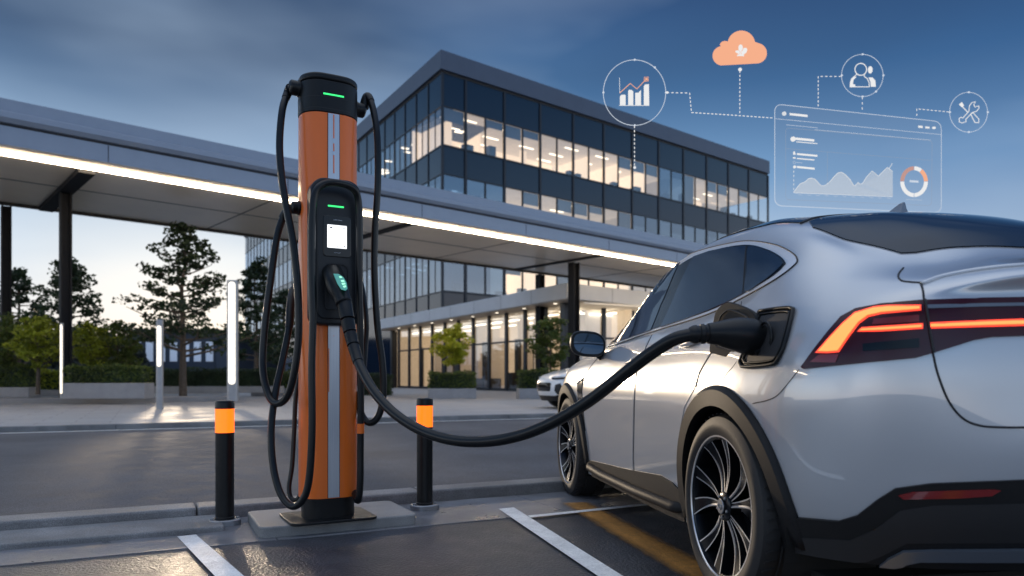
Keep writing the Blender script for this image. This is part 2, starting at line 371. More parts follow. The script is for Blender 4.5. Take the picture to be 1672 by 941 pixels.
bm = BM(); zt = z_cap + (z_top - z_cap) * .815; prism(bm, bulge(dense_front(rrect(W_ + .006, D_ + .006, RC + .003, 16)), W_ / 2 + .003), zt, z_top); obj('lid', bm, M_blackp, ch, smooth=True, bevel=.014, seg=4, angle=50)
yf_ = -D_ / 2
YS = yf_ - BUL
bm = BM(); box(bm, -.035, .035, YS - .003, YS + .012, z_or + .004, z_cap - .006); stripe = obj('stripe_panel', bm, M_silver, ch, bevel=.001)
for zc0, zc1 in ((184, 226), (231, 247), (250, 283), (545, 549), (566, 640)):
    bm = BM(); hw = .0035 if zc0 < 500 else .0025; ox = 0.0 if zc0 != 566 else -.03; box(bm, -hw + ox, hw + ox, YS - .0045, YS - .002, zz(zc1), zz(zc0) - .012); obj('stripe_mark', bm, M_orange, stripe)
bm = BM(); box(bm, -.0362, -.0335, YS - .0034, YS + .010, z_or + .004, z_cap - .006); box(bm, .0335, .0362, YS - .0034, YS + .010, z_or + .004, z_cap - .006); obj('stripe_edge', bm, M_seam, stripe)
# head seam and green status light
bm = BM(); zl = z_cap + (z_top - z_cap) * .46; box(bm, -.062, .062, YS - .0045, YS + .006, zl - .007, zl + .003); obj('status_light', bm, M_green, head, bevel=.002)
bm = BM(); prism(bm, bulge(dense_front(rrect(W_ + .0075, D_ + .0075, RC + .0035, 16)), W_ / 2 + .004), zl - .0195, zl - .0175); obj('seam', bm, M_seam, head)
bm = BM(); prism(bm, bulge(dense_front(rrect(W_ + .0075, D_ + .0075, RC + .0035, 16)), W_ / 2 + .004), z_cap + .020, z_cap + .0225); obj('seam', bm, M_seam, head)
# cable glands
def gland(name, side, z, parent, sc=1.0, tilt=0, y=0.0):
    Mx = Matrix.Translation((side * (W_ / 2 - .012), y, z)) @ Matrix.Rotation(side * R(90), 4, 'Y') @ Matrix.Rotation(R(tilt), 4, 'X')
    bm = BM(); lathe(bm, [(.050 * sc, 0), (.050 * sc, .022), (.045 * sc, .026), (.045 * sc, .062 * sc), (.038 * sc, .070 * sc), (.030 * sc, .074 * sc)], 28, Mx)
    return obj(name, bm, M_blackp, parent, smooth=True)
gland('cable_gland', -1, zz(140), head); gland('cable_gland', 1, zz(158), head); gland('cable_gland', -1, zz(337), ch, .85)
# front console: a rounded housing standing proud of the body
z_ct, z_cb = zz(296), zz(532)
hw = .15
cons = None
def xz_poly(bm, pts, y0, y1):   # prism across the local front, pts (x, z), extruded from y0 (front) to y1
    a = [bm.verts.new((x, y0, z)) for x, z in pts]; b = [bm.verts.new((x, y1, z)) for x, z in pts]; n = len(pts)
    bm.faces.new(a); bm.faces.new(b[::-1])
    for i in range(n): bm.faces.new([a[(i + 1) % n], a[i], b[i], b[(i + 1) % n]])
def console_outline(w, zt, zb, rt, rb):
    o = []
    for cx_, cz, r, a0 in ((w / 2 - rb, zb + rb, rb, -90), (w / 2 - rt, zt - rt, rt, 0), (-w / 2 + rt, zt - rt, rt, 90), (-w / 2 + rb, zb + rb, rb, 180)):
        for k in range(9):
            a = R(a0 + 90 * k / 8); o.append((cx_ + r * math.cos(a), cz + r * math.sin(a)))
    return o
yc = yf_ - .085
bm = BM(); xz_poly(bm, console_outline(2 * hw, z_ct, z_cb, .085, .06), yc, yf_ + .03)
cons = obj('console', bm, M_cons, ch, smooth=True, bevel=.012, seg=4)
# raised inner face plate and holster opening
bm = BM(); xz_poly(bm, console_outline(.235, z_ct - .045, z_cb + .035, .05, .045), yc - .012, yc + .02); obj('face_plate', bm, M_cons, cons, smooth=True, bevel=.006, seg=3)
bm = BM(); xz_poly(bm, console_outline(.165, zz(357), zz(423), .018, .018), yc - .018, yc); bez = obj('screen_bezel', bm, M_gloss, cons, smooth=True, bevel=.003)
bm = BM(); zsm, zst, zsb = zz(391), zz(372), zz(409); box(bm, -.060, .056, yc - .0195, yc - .015, zsb, zst); scr = obj('screen', bm, M_screen, cons, bevel=.002)
bm = BM()
for x0, x1, z0, z1 in ((-.045, -.030, .9, .84), (.034, .043, .9, .86), (-.006, .006, .10, .07), (-.05, -.044, .10, .07), (.036, .046, .11, .06)):
    box(bm, x0, x1, yc - .0200, yc - .019, zsb + (zst - zsb) * z1, zsb + (zst - zsb) * z0)
obj('screen_glyph', bm, M_glyph, scr)
bm = BM()
for k in range(4): box(bm, -.022 + k * .006, -.018 + k * .006, yc - .0187, yc - .017, zz(364.4), zz(363.2))
for k in range(4): box(bm, .006 + k * .006, .010 + k * .006, yc - .0187, yc - .017, zz(364.4), zz(363.2))
obj('bezel_print', bm, M_print, bez)
bm = BM(); tube(bm, [(-.018 + .004 * k, yc - .0185, zz(416.5) + (.003 if k % 2 else -.002)) for k in range(10)], .0012, 6); obj('bezel_print', bm, M_print, bez)
bm = BM(); zg = zz(341.5); box(bm, -.055, .040, yc - .0145, yc - .010, zg - .006, zg + .004); obj('status_light', bm, M_green, cons, bevel=.002)
# holster recess (a rimmed dark socket)
zh0, zh1 = zz(432), zz(508)
bm = BM(); o = console_outline(.145, zh0, zh1, .045, .02); i = console_outline(.122, zh0 - .012, zh1 + .012, .035, .012)
va = [bm.verts.new((x, yc - .020, z)) for x, z in o]; vb = [bm.verts.new((x, yc - .020, z)) for x, z in i]; vo = [bm.verts.new((x, yc - .008, z)) for x, z in o]; vi = [bm.verts.new((x, yc + .05, z)) for x, z in i]
n = len(o)
for k in range(n):
    j = (k + 1) % n
    bm.faces.new([va[k], va[j], vb[j], vb[k]]); bm.faces.new([vo[k], vo[j], va[j], va[k]]); bm.faces.new([vb[k], vb[j], vi[j], vi[k]])
bm.faces.new(vi); obj('holster', bm, M_matte, cons, smooth=True, angle=40)
bm = BM(); xz_poly(bm, i, yc - .0125, yc - .011); obj('holster_socket', bm, M_seam, cons)

# ---------------------------------------------------------------- cables of the charger
def cable_pts(pts, n=10): return cr_spline([at(u, v, D) for u, v, D in pts], n)
def hang(name, label, pts, r, extra=None):
    P = cable_pts(pts); t = thing(name, label, 'cable', P[0])
    bm = BM(); tube(bm, P, r, 14); obj('cable_jacket', bm, M_rubber, t, smooth='all', world=True)
    return t, P
def sleeve(t, P, i0, i1, r0, m=None, name='strain_relief', seg=16, taper=.8):
    bm = BM(); q = P[i0:i1 + 1]; k = len(q); tube(bm, q, [r0 * (1 - (1 - taper) * j / max(1, k - 1)) for j in range(k)], seg); return obj(name, bm, m or M_blackp, t, smooth=True, world=True)
def wp(x, y, z): return CM @ Vector((x, y, z))
def px_of(p): return (CX + FPX * p.x / p.y, YH - FPX * (p.z - CAMH) / p.y, p.y)
g1 = px_of(wp(-W_ / 2 - .05, 0, zz(140))); g2 = px_of(wp(W_ / 2 + .05, 0, zz(158))); g3 = px_of(wp(-W_ / 2 - .045, 0, zz(337)))
tA, P = hang('charging_cable', 'slack black cable looping from the top left of the head to the gland below it', [g1, (470, 152, 4.47), (461, 180, 4.42), (456.5, 235, 4.38), (460, 290, 4.34), (468, 340, 4.31), (479, 400, 4.28), (486, 470, 4.26), (487.5, 545, 4.25), (481, 605, 4.25), (470, 645, 4.27), (455, 659, 4.30), (441, 650, 4.34), (431, 618, 4.37), (429, 580, 4.40), (434, 520, 4.42), (443, 450, 4.44), (452, 390, 4.47), (463, 355, 4.49), g3], .0215)
sleeve(tA, P, 2, 14, .030); sleeve(tA, P, len(P) - 12, len(P) - 2, .027, taper=1.0)
tC, P = hang('charging_cable', 'black cable hanging down the right side from the top right of the head', [g2, (600, 158, 4.66), (609, 178, 4.62), (616, 225, 4.58), (617, 300, 4.56), (612, 380, 4.56), (611.5, 450, 4.56), (616, 530, 4.56), (624, 590, 4.56), (626, 640, 4.56), (620, 675, 4.56), (608, 690, 4.56), (596, 686, 4.57), (588, 668, 4.58), (587, 640, 4.60)], .0215)
sleeve(tC, P, 2, 16, .031)
tB, P = hang('charging_cable', 'long black cable arching over the console and hanging in two loops beside the charger', [(497, 440, 4.76), (484, 462, 4.66), (475, 495, 4.54), (472, 535, 4.47), (461, 590, 4.42), (450, 640, 4.36), (443, 700, 4.30), (446, 760, 4.25), (458, 806, 4.20), (477, 827, 4.16), (495, 815, 4.13), (505, 780, 4.12), (509.5, 700, 4.12), (509, 600, 4.13), (511, 520, 4.14), (509, 440, 4.15), (509.5, 360, 4.16), (514, 318, 4.17), (528, 301, 4.19), (552, 299, 4.23), (575, 307, 4.30), (585, 327, 4.35), (587, 380, 4.36), (587, 470, 4.37), (588.5, 560, 4.38), (589, 650, 4.39), (588.5, 730, 4.40), (588, 790, 4.40), (585, 816, 4.42), (581.5, 806, 4.50)], .0205)
sleeve(tB, P, 14, 30, .029, taper=.85); k0 = next(i for i, p in enumerate(P) if i > 200 and px_of(p)[1] > 690 - 3); k1 = next(i for i, p in enumerate(P) if i > 200 and px_of(p)[1] > 703)
sleeve(tB, P, k0, max(k1, k0 + 1), .0225, M_orange, 'orange_sleeve', taper=1.0)
sleeve(tB, P, len(P) - 12, len(P) - 1, .024, taper=1.15)
tD, P = hang('charging_cable', 'thin black cable hanging behind the orange body on its left', [(496, 590, 4.78), (484, 640, 4.75), (480.5, 700, 4.74), (477, 760, 4.72), (472, 795, 4.70), (476, 814, 4.68), (486, 815, 4.66), (494, 800, 4.66)], .015)
tF, P = hang('charging_cable', 'short dark cable hanging behind the right flank of the charger', [(574, 420, 4.78), (590, 465, 4.76), (598, 520, 4.74), (597, 560, 4.74), (593, 610, 4.72), (584, 660, 4.74), (572, 690, 4.78)], .017)

# ---------------------------------------------------------------- bollards
def bollard(loc):
    t = thing('bollard', '', 'bollard', loc, TH, 'black bollards with a glowing amber band')
    bm = BM(); prism(bm, rrect(.19, .16, .055, 6), 0, .042); fl = obj('base_flange', bm, M_steel, t, smooth=True, bevel=.006)
    bm = BM()
    for sx_ in (-1, 1):
        lathe(bm, [(.011, .042), (.011, .050), (.006, .052)], 6, Matrix.Translation((sx_ * .076, 0, 0)))
    obj('bolt', bm, M_steel, fl)
    bm = BM(); lathe(bm, [(.060, .040), (.060, .055), (.056, .058), (.056, .588)], 40); obj('post', bm, M_black, t, smooth=True)
    bm = BM(); lathe(bm, [(.0575, .588), (.0575, .738)], 40); obj('amber_band', bm, M_band, t, smooth=True)
    bm = BM(); lathe(bm, [(.0585, .738), (.0585, .775), (.055, .786), (.046, .790), (.001, .791)], 40); obj('cap', bm, M_black, t, smooth=True)
    return t
b1 = bollard(gp(367, 858)); b1['label'] = 'black bollard with amber band at the left end of the charger plinth'
b2 = copy_tree(b1); b2.location = gp(693.5, 833); b2['label'] = 'black bollard with amber band between the charger and the car'
# ---------------------------------------------------------------- canopy
cdir = Vector((2200 - CX, FPX, 0)).normalized(); ZS = 7.23
KM = frame2((0, 0, 0), cdir)           # local x along canopy, y away from camera
KI = KM.inverted()
def kxy(p): q = KI @ p; return q.x, q.y
def soff(u, v):
    D = (ZS - CAMH) * FPX / (YH - v); return Vector(((u - CX) / FPX * D, D, ZS))
yl = kxy(soff(0, 249))[1]; ybk = kxy(soff(0, 330))[1]; yfr = yl - .95
x0, x1 = kxy(soff(0, 249))[0] - 14, kxy(soff(1330, 470))[0]
can = thing('entrance_canopy', 'long flat metal canopy with a warm light strip on dark columns', 'canopy', KM @ Vector((x0, yfr, 0)), math.atan2(cdir.y, cdir.x))
LX = x1 - x0; dep = ybk - yfr; ly = yl - yfr
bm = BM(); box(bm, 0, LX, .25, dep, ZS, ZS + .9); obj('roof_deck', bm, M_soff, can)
# fascia: lower band, shadow gap, upper canted band
bm = BM(); 
pr = [(.0, ZS - .015), (.0, ZS + .50), (.06, ZS + .50), (.06, ZS + .56), (-.06, ZS + .58), (-.13, ZS + .70), (-.13, ZS + .84), (-.05, ZS + .90), (-.04, ZS + 1.22), (.24, ZS + 1.22), (.24, ZS - .015)]
for i in range(len(pr)):
    a, b = pr[i], pr[(i + 1) % len(pr)]
    bm.faces.new([bm.verts.new(p) for p in ((0, a[0], a[1]), (LX, a[0], a[1]), (LX, b[0], b[1]), (0, b[0], b[1]))])
for xx in (0, LX): bm.faces.new([bm.verts.new((xx, y, z)) for y, z in pr])
fas = obj('fascia', bm, M_fascia, can, smooth=True, angle=30)
bm = BM(); box(bm, 0, LX, .045, .10, ZS + .495, ZS + .575); obj('shadow_gap', bm, M_seam, fas)
bm = BM(); box(bm, 0, LX, ly - .05, ly + .05, ZS - .06, ZS - .005); obj('light_strip', bm, M_led, can)
bm = BM()
for k in range(1, int(LX / 5.5)): box(bm, 5.5 * k - .012, 5.5 * k + .012, -.004, .02, ZS, ZS + .49)
obj('panel_joint', bm, M_seam, fas)
# soffit joints and beams
bm = BM()
box(bm, 0, LX, ly + 3.15, ly + 3.20, ZS - .012, ZS + .05); box(bm, 0, LX, dep - .12, dep + .04, ZS - .10, ZS + .3)
obj('soffit_joint', bm, M_seam, can)
cc = [kxy(at(107, 308, 24.4)), kxy(at(937, 425, 39.0))]
cx1 = cc[0][0] - x0; cx3 = cc[1][0] - x0
pitch = (cx3 - cx1) / 2
bmj = BM()
for k in range(-1, 7):
    xx = cx1 + pitch * k * .5
    if k % 2: box(bmj, xx - .02, xx + .02, ly + .14, dep - .13, ZS - .013, ZS + .05)
obj('soffit_joint', bmj, M_seam, can)
for k in range(-1, 3):
    xx = cx1 + pitch * k
    if xx < 0 or xx > LX: continue
    bm = BM(); box(bm, xx - .22, xx + .22, ly + .14, dep - .13, ZS - (.16 if k < 1 else .04), ZS + .02); obj('beam', bm, M_col, can)
def column(x, y, zb, w=.165):
    bm = BM(); box(bm, x - w, x + w, y - .03, y + .03, zb, ZS - .165); box(bm, x - w, x - w + .05, y - w, y + w, zb, ZS - .165); box(bm, x + w - .05, x + w, y - w, y + w, zb, ZS - .165)
    return obj('column', bm, M_col, can)
cyl = cc[0][1] - yfr
column(cx1, cyl, .28); column(cx3, cc[1][1] - yfr, .10, .22)
q = kxy(at(10, 337, 26.2)); column(q[0] - x0, q[1] - yfr, .28, .15)
q = kxy(at(10, 337, 26.2)); column(q[0] - x0 + 2 * pitch + 3, q[1] - yfr, .10, .2)

# ---------------------------------------------------------------- office building
M_wall = mat('metal_parapet', (.085, .105, .145), .45, metal=.35, var=.05, vscale=1)
M_span = mat('spandrel_glass', (.010, .020, .040), .10, spec=.40)
M_mull = mat('mullion', (.012, .016, .024), .4, metal=.3)
M_glass = glass_mat('window_glass', (.92, .90, .88), .92)
M_glassd = glass_mat('dark_window_glass', (.24, .33, .45), .84)
M_glasw = glass_mat('shopfront_glass', (.95, .95, .95), .93)
M_floor = mat('floor_slab', (.06, .06, .065), .7)
def lit(name, col, s): return mat(name, (.7, .66, .6), .7, emit=col, estr=s, var=.12, vscale=.6)  # surfaces glow by themselves in place of lamplight falling on them
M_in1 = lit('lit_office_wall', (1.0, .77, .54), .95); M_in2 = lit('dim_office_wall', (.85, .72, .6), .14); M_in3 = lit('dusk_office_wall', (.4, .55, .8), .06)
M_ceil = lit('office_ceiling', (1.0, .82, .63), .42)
M_bar = mat('ceiling_light_bar', (1, 1, 1), .5, emit=(1.0, .88, .68), estr=3.0)
M_blind = mat('roller_blind', (.16, .17, .19), .8)
M_desk = mat('office_furniture', (.05, .045, .04), .6)
DT = 58.0; T0 = Vector((-.095 * DT, DT, 0)); KT = DT / 53.0
def tz(z): return CAMH + (z - CAMH) * KT
da = Vector((.773, .634, 0)); db = Vector((-.507, .862, 0))
tow = thing('office_building', 'four storey glass office block with lit windows and a flat metal parapet', 'building', T0)
FA = Matrix.Translation(T0) @ frame2((0, 0, 0), da)     # x along right facade, y inward
FB = Matrix.Translation(T0) @ frame2((0, 0, 0), -db)    # x along left facade (negative x away), y inward
LA, LB = 42.5 * KT, 80.0
ZP0, ZP1 = tz(23.15), tz(24.5)
WR = [(tz(a), tz(b)) for a, b in ((17.76, 20.6), (12.85, 15.70), (7.2, 10.80))]
SPN = [(tz(a), tz(b)) for a, b in ((20.6, 22.95), (15.70, 17.76), (10.80, 12.85))]
def obox(name, x0, x1, y0, y1, z0, z1, M, m, parent, **k):
    bm = BM(); box(bm, x0, x1, y0, y1, z0, z1, M); return obj(name, bm, m, parent, world=True, **k)
# plan corner helper: prism of the whole plan, offset outward
pa = T0 + da * LA; pb = T0 + db * LB; pd_ = pa + db * LB
def plan(o):
    n1 = Vector((da.y, -da.x, 0)); n2 = Vector((-abs(db.y), db.x if db.x < 0 else -db.x, 0))
    n2 = Vector((-db.y, db.x, 0));  n2 = n2 if n2.x < 0 else -n2
    c = T0 + (n1 + n2) * (o / (1 + n1.dot(n2)))
    return [c, pa + n1 * o, pd_, pb + n2 * o]
def planprism(name, o, z0, z1, m):
    bm = BM(); prism(bm, [(p.x, p.y) for p in plan(o)], z0, z1); return obj(name, bm, m, tow, world=True)
planprism('parapet', .25, ZP0, ZP1, M_wall)
planprism('shadow_gap', .02, ZP0 - .2, ZP0 - .002, M_seam)
for z_, z2_ in SPN: planprism('floor_slab', -.35, z_ + .1, z2_ - .06, M_floor)
planprism('floor_slab', -.35, 5.6, tz(7.2) - .06, M_floor)
bm = BM(); 
# spandrels per floor and facade
for z0, z1 in SPN:
    obox('spandrel_band', 0, LA, 0, .10, z0, z1, FA, M_span, tow); obox('spandrel_band', -LB, 0, 0, .10, z0, z1, FB, M_span, tow)
obox('spandrel_band', 0, LA, 0, .1, 6.1, tz(7.2), FA, M_span, tow); obox('spandrel_band', -LB, -10.5, 0, .1, 0, tz(7.2), FB, M_span, tow); obox('spandrel_band', -10.45, 0, 0, .1, 6.1, tz(7.2), FB, M_span, tow)
# mullions: one grid per facade
xa = [0.0, 2.06 * KT] + [(2.06 + 3.677 * k) * KT for k in range(1, 12)]
xb = [0.0] + [-2.65 - 2.5 * k for k in range(0, 31)]
bm = BM()
for x in xa: box(bm, x - .11, x + .11, -.09, .03, 6.1, ZP0 - .2, FA)
for z in [z for p in WR for z in p]: box(bm, -.05, LA, -.055, .035, z - .05, z + .05, FA)
obj('mullion_grid', bm, M_mull, tow, world=True)
bm = BM()
for x in xb: box(bm, x - .06, x + .06, -.07, .03, 6.1, ZP0 - .2, FB)
for z in [z for p in WR for z in p]: box(bm, -LB, .05, -.055, .035, z - .05, z + .05, FB)
obj('mullion_grid', bm, M_mull, tow, world=True)
# right facade windows with rooms behind
dim = {(0, 7): 2, (0, 11): 1, (0, 12): 1, (1, 0): 2, (1, 1): 2, (1, 5): 1, (1, 6): 2, (1, 7): 2, (1, 8): 2, (1, 9): 2, (1, 10): 2, (1, 11): 2, (2, 0): 2, (2, 1): 2, (2, 7): 1, (2, 8): 2}
rn = random.Random(7)
for r_, (z0, z1) in enumerate(WR):
    for k in range(len(xa) - 1):
        a, b = xa[k] + .07, xa[k + 1] - .07; st = dim.get((r_, k), 0)
        wdw = obox('window', a, b, .0, .025, z0 + .05, z1 - .05, FA, M_glassd if st == 2 else M_glass, tow)
        bm = BM(); mid = (a + b) / 2
        if b - a > 2.5: box(bm, mid - .075, mid + .075, -.05, .04, z0 + .05, z1 - .05, FA)
        box(bm, a, b, -.02, .04, z0 + .05, z0 + .11, FA); obj('frame', bm, M_mull, wdw, world=True)
        for ha, hb in ((a, mid - .08), (mid + .08, b)) if b - a > 2.5 else ((a, b),):
            if rn.random() < .38:
                hb_ = (z1 - z0) * rn.choice((.22, .35, .5, .95)); bb_ = obox('blind', ha + .03, hb - .03, .10, .125, z1 - hb_, z1 - .06, FA, M_blind, wdw)
        deep = 6.5 if r_ < 2 else 4.0
        wallm = (M_in1, M_in2, M_in3)[st]
        # back wall, a cross wall now and then
        bm = BM(); box(bm, xa[k] + (.01 if k else 1.3), xa[k + 1] - .01, deep, deep + .1, z0, z1, FA)
        if rn.random() < .5: box(bm, b - .1, b - .02, 1.8, deep, z0, z1 - .1, FA)
        if rn.random() < .6 and k: box(bm, a + .4, a + 1.1, 3.2, 3.35, z0, z0 + rn.uniform(1.6, 2.5), FA)
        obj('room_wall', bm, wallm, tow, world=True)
        if st < 2 and b - a > 2.5 or (st == 2 and k < 1):
            bm = BM()
            for q, yy in ((0, 1.3), (1, 3.6), (2, 5.6)):
                if yy > deep or rn.random() < .35: continue
                o_ = rn.uniform(-.3, .3); box(bm, a + .5 + o_, a + 2.2 + o_, yy, yy + .16, z1 - .08, z1 - .03, FA)
            obj('ceiling_light', bm, M_bar if st == 0 else M_in1, tow, world=True)
        if k == 0: continue
        bm = BM()
        for q in range(rn.randint(1, 3)):
            xx = rn.uniform(a, b - .9); yy = rn.uniform(.5, 3); hh = rn.uniform(.7, 1.25); box(bm, xx, xx + rn.uniform(.5, 1.0), yy, yy + .5, z0, z0 + hh, FA)
        obj('office_furniture', bm, M_desk, tow, world=True)
    obox('office_ceiling', 1.3, LA, .2, 6.5, z1 - .03, z1 + .06, FA, M_ceil, tow)
# left facade windows
for r_, (z0, z1) in enumerate(WR):
    for k in range(12):
        b, a = xb[k] - .06, xb[k + 1] + .06
        wdw = obox('window', a, b, 0, .025, z0 + .05, z1 - .05, FB, M_glass if k < 6 and r_ == 0 else M_glassd, tow)
        bm = BM(); mid = (a + b) / 2; box(bm, mid - .035, mid + .035, -.03, .04, z0 + .05, z1 - .05, FB); obj('frame', bm, M_mull, wdw, world=True)
    bm = BM(); box(bm, -LB, xb[12] - .06, 0, .025, z0 + .05, z1 - .05, FB)
    far = obj('window_band', bm, M_glassd, tow, world=True)
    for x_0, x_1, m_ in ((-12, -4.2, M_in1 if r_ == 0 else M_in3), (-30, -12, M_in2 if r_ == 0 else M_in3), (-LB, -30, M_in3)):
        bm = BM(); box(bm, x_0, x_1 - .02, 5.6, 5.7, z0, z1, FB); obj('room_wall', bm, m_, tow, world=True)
    bm = BM()
    for q in range(26):
        xx = -rn.uniform(3.5, 45); yy = rn.uniform(.8, 4.5); box(bm, xx, xx + rn.uniform(.2, .5), yy, yy + .7, z1 - .12, z1 - .06, FB)
    obj('ceiling_light', bm, M_bar, tow, world=True)
    obox('office_ceiling', -LB, -2.5, .2, 5.6, z1 - .03, z1 + .06, FB, M_floor, tow)

# ---------------------------------------------------------------- low entrance wing with glass shopfront
P0 = Vector((.0742 * 39.6, 39.6, 0))
wing = thing('entrance_wing', 'single storey glass fronted entrance wing under a pale overhanging roof slab', 'building', P0)
dl = Vector((-.507, .862, 0)); dr = Vector((.773, .634, 0))
GA = Matrix.Translation(P0) @ frame2((0, 0, 0), dr); GB = Matrix.Translation(P0) @ frame2((0, 0, 0), -dl)
M_slab = mat('roof_slab_panel', (.50, .51, .53), .5, var=.06, vscale=.8)
M_wsof = mat('wing_soffit', (.45, .40, .34), .5, metal=.1)
z0s, z1s = 5.22, 6.08
LL, LRt = 30.0, 22.0
def wplan(o, ll, lr):
    n1 = Vector((dr.y, -dr.x, 0)); n2 = Vector((-dl.y, dl.x, 0)); n2 = n2 if n2.x < 0 else -n2
    c = P0 + (n1 + n2) * (o / (1 + n1.dot(n2))); return [c, P0 + dr * lr + n1 * o, P0 + dr * lr + dl * ll, P0 + dl * ll + n2 * o]
bm = BM(); prism(bm, [(p.x, p.y) for p in wplan(0, LL, LRt)], z0s + .01, z1s); obj('roof_slab', bm, M_slab, wing, world=True, bevel=.03)
bm = BM(); prism(bm, [(p.x, p.y) for p in wplan(-.12, LL - .2, LRt - .2)], z0s - .03, z0s + .012); obj('soffit', bm, M_wsof, wing, world=True)
bm = BM()
for k in range(1, 9): box(bm, -k * 3.6 - .012, -k * 3.6 + .012, -.004, .03, z0s + .02, z1s - .02, GB)
for k in range(1, 6): box(bm, k * 3.6 - .012, k * 3.6 + .012, -.004, .03, z0s + .02, z1s - .02, GA)
obj('panel_joint', bm, M_seam, wing, world=True)
ins = 1.5
M_shop = lit('lit_shop_wall', (1.0, .69, .39), .42); M_shopf = mat('shop_floor', (.35, .30, .24), .4)
M_shopc = lit('shop_ceiling', (1.0, .76, .48), .22)
M_part = lit('partition_panel', (.9, .6, .36), .13)
# glazing left facade
bm = BM(); grid = []
for k in range(0, 12): grid.append(-1.9 - 2.35 * k)
for x in grid: box(bm, x - .13, x + .13, ins - .14, ins + .02, .10, z0s - .03, GB)
box(bm, grid[-1], grid[0], ins - .07, ins + .01, 3.25, 3.37, GB); box(bm, grid[-1], grid[0], ins - .07, ins + .01, .10, .28, GB)
gra = [1.9 + 2.5 * k for k in range(0, 8)]
for x in gra: box(bm, x - .13, x + .13, ins - .14, ins + .02, .10, z0s - .03, GA)
box(bm, gra[0], gra[-1], ins - .07, ins + .01, 3.25, 3.37, GA); box(bm, gra[0], gra[-1], ins - .07, ins + .01, .10, .28, GA)
obj('glazing_frame', bm, M_mull, wing, world=True)
for k in range(len(grid) - 1):
    obox('window', grid[k + 1] + .09, grid[k] - .09, ins - .02, ins, .28, z0s - .03, GB, M_glasw, wing)
for k in range(len(gra) - 1):
    obox('window', gra[k] + .09, gra[k + 1] - .09, ins - .02, ins, .28, z0s - .03, GA, M_glasw, wing)
obox('pillar', -1.95, -1.5, .9, 1.75, .1, z0s - .03, GB, M_mull, wing); obox('pillar', -LL + .8, -LL + 1.2, 1.2, 1.7, .1, z0s - .03, GB, M_mull, wing)
# interior
obox('shop_wall', -LL + .3, -LL + .4, ins + .1, 5.98, .1, z0s - .15, GB, M_shop, wing)
obox('shop_wall', -LL, -1.9, 6.0, 6.1, .1, z0s, GB, M_shop, wing)
bm = BM()
for k in (1, 3, 4, 6, 7, 9, 10): box(bm, grid[k] - .5, grid[k] - .38 + .9 * (k % 2), 4.0, 5.98, .1, z0s - 1.2 * (k % 3 == 0), GB)
obj('partition_wall', bm, M_part, wing, world=True)
bm = BM()
for k in range(12):
    xx = -rn.uniform(2.5, 25); hh = rn.uniform(.7, 1.3); box(bm, xx, xx + rn.uniform(.3, .9), ins + rn.uniform(.5, 3), ins + 3.5, .1, .1 + hh, GB)
for k in (0, 2, 3, 5, 7, 8, 10): box(bm, grid[k] - 1.6, grid[k] - 1.2, ins + 1.5, ins + 1.8, .1, 3.6, GB)
obj('shop_furniture', bm, M_desk, wing, world=True)
obox('shop_ceiling', -LL, -.5, ins + .03, 7.5, z0s - .14, z0s - .05, GB, M_shopc, wing)
bm = BM()
for k in range(11):
    box(bm, grid[k] - 1.9, grid[k] - .5, ins + 1.0, ins + 1.25, z0s - .42, z0s - .34, GB); box(bm, grid[k] - 1.5, grid[k] - .2, ins + 3.4, ins + 3.6, z0s - .42, z0s - .34, GB)
for k in range(7): box(bm, gra[k] + .3, gra[k] + 2.2, ins + 1.2, ins + 1.45, z0s - .42, z0s - .34, GA)
obj('pendant_light', bm, M_bar, wing, world=True)
obox('shop_wall', 3.0, LRt, 6.0, 6.1, .1, z0s - .2, GA, M_shop, wing)
bm = BM()
for k in range(7): box(bm, gra[k] + .6, gra[k] + rn.uniform(1.1, 1.7), ins + rn.uniform(1, 2.5), ins + 2.8, .1, rn.choice((1.2, 2.4, 3.2)), GA)
obj('shop_furniture', bm, M_desk, wing, world=True)
bm = BM()
for k in range(8):
    lathe(bm, [(.10, z0s - .045), (.10, z0s - .02)], 12, GB @ Matrix.Translation((-2.2 - 3.4 * k, .75, 0)))
for k in range(5): lathe(bm, [(.10, z0s - .045), (.10, z0s - .02)], 12, GA @ Matrix.Translation((2.2 + 3.0 * k, .75, 0)))
obj('downlight', bm, M_bar, wing, world=True)
# ---------------------------------------------------------------- trees, hedges, planters, pillars of light
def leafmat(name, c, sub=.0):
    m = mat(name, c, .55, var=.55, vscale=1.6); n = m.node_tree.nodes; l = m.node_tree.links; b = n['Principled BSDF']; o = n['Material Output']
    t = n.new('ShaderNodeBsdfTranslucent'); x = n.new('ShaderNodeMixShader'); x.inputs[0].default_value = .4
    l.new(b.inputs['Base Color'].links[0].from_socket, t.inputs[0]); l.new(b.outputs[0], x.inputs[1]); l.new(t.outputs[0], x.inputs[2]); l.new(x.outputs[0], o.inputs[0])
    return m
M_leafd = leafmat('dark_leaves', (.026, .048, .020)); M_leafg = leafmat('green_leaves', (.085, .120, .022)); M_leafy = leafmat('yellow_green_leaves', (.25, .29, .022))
M_leafl = leafmat('lit_yellow_leaves', (.42, .43, .030))  # brighter leaf copy, the light on the tree put into its colour
M_bark = mat('bark', (.10, .075, .055), .8, var=.3, vscale=9, bump=.4, bscale=30)
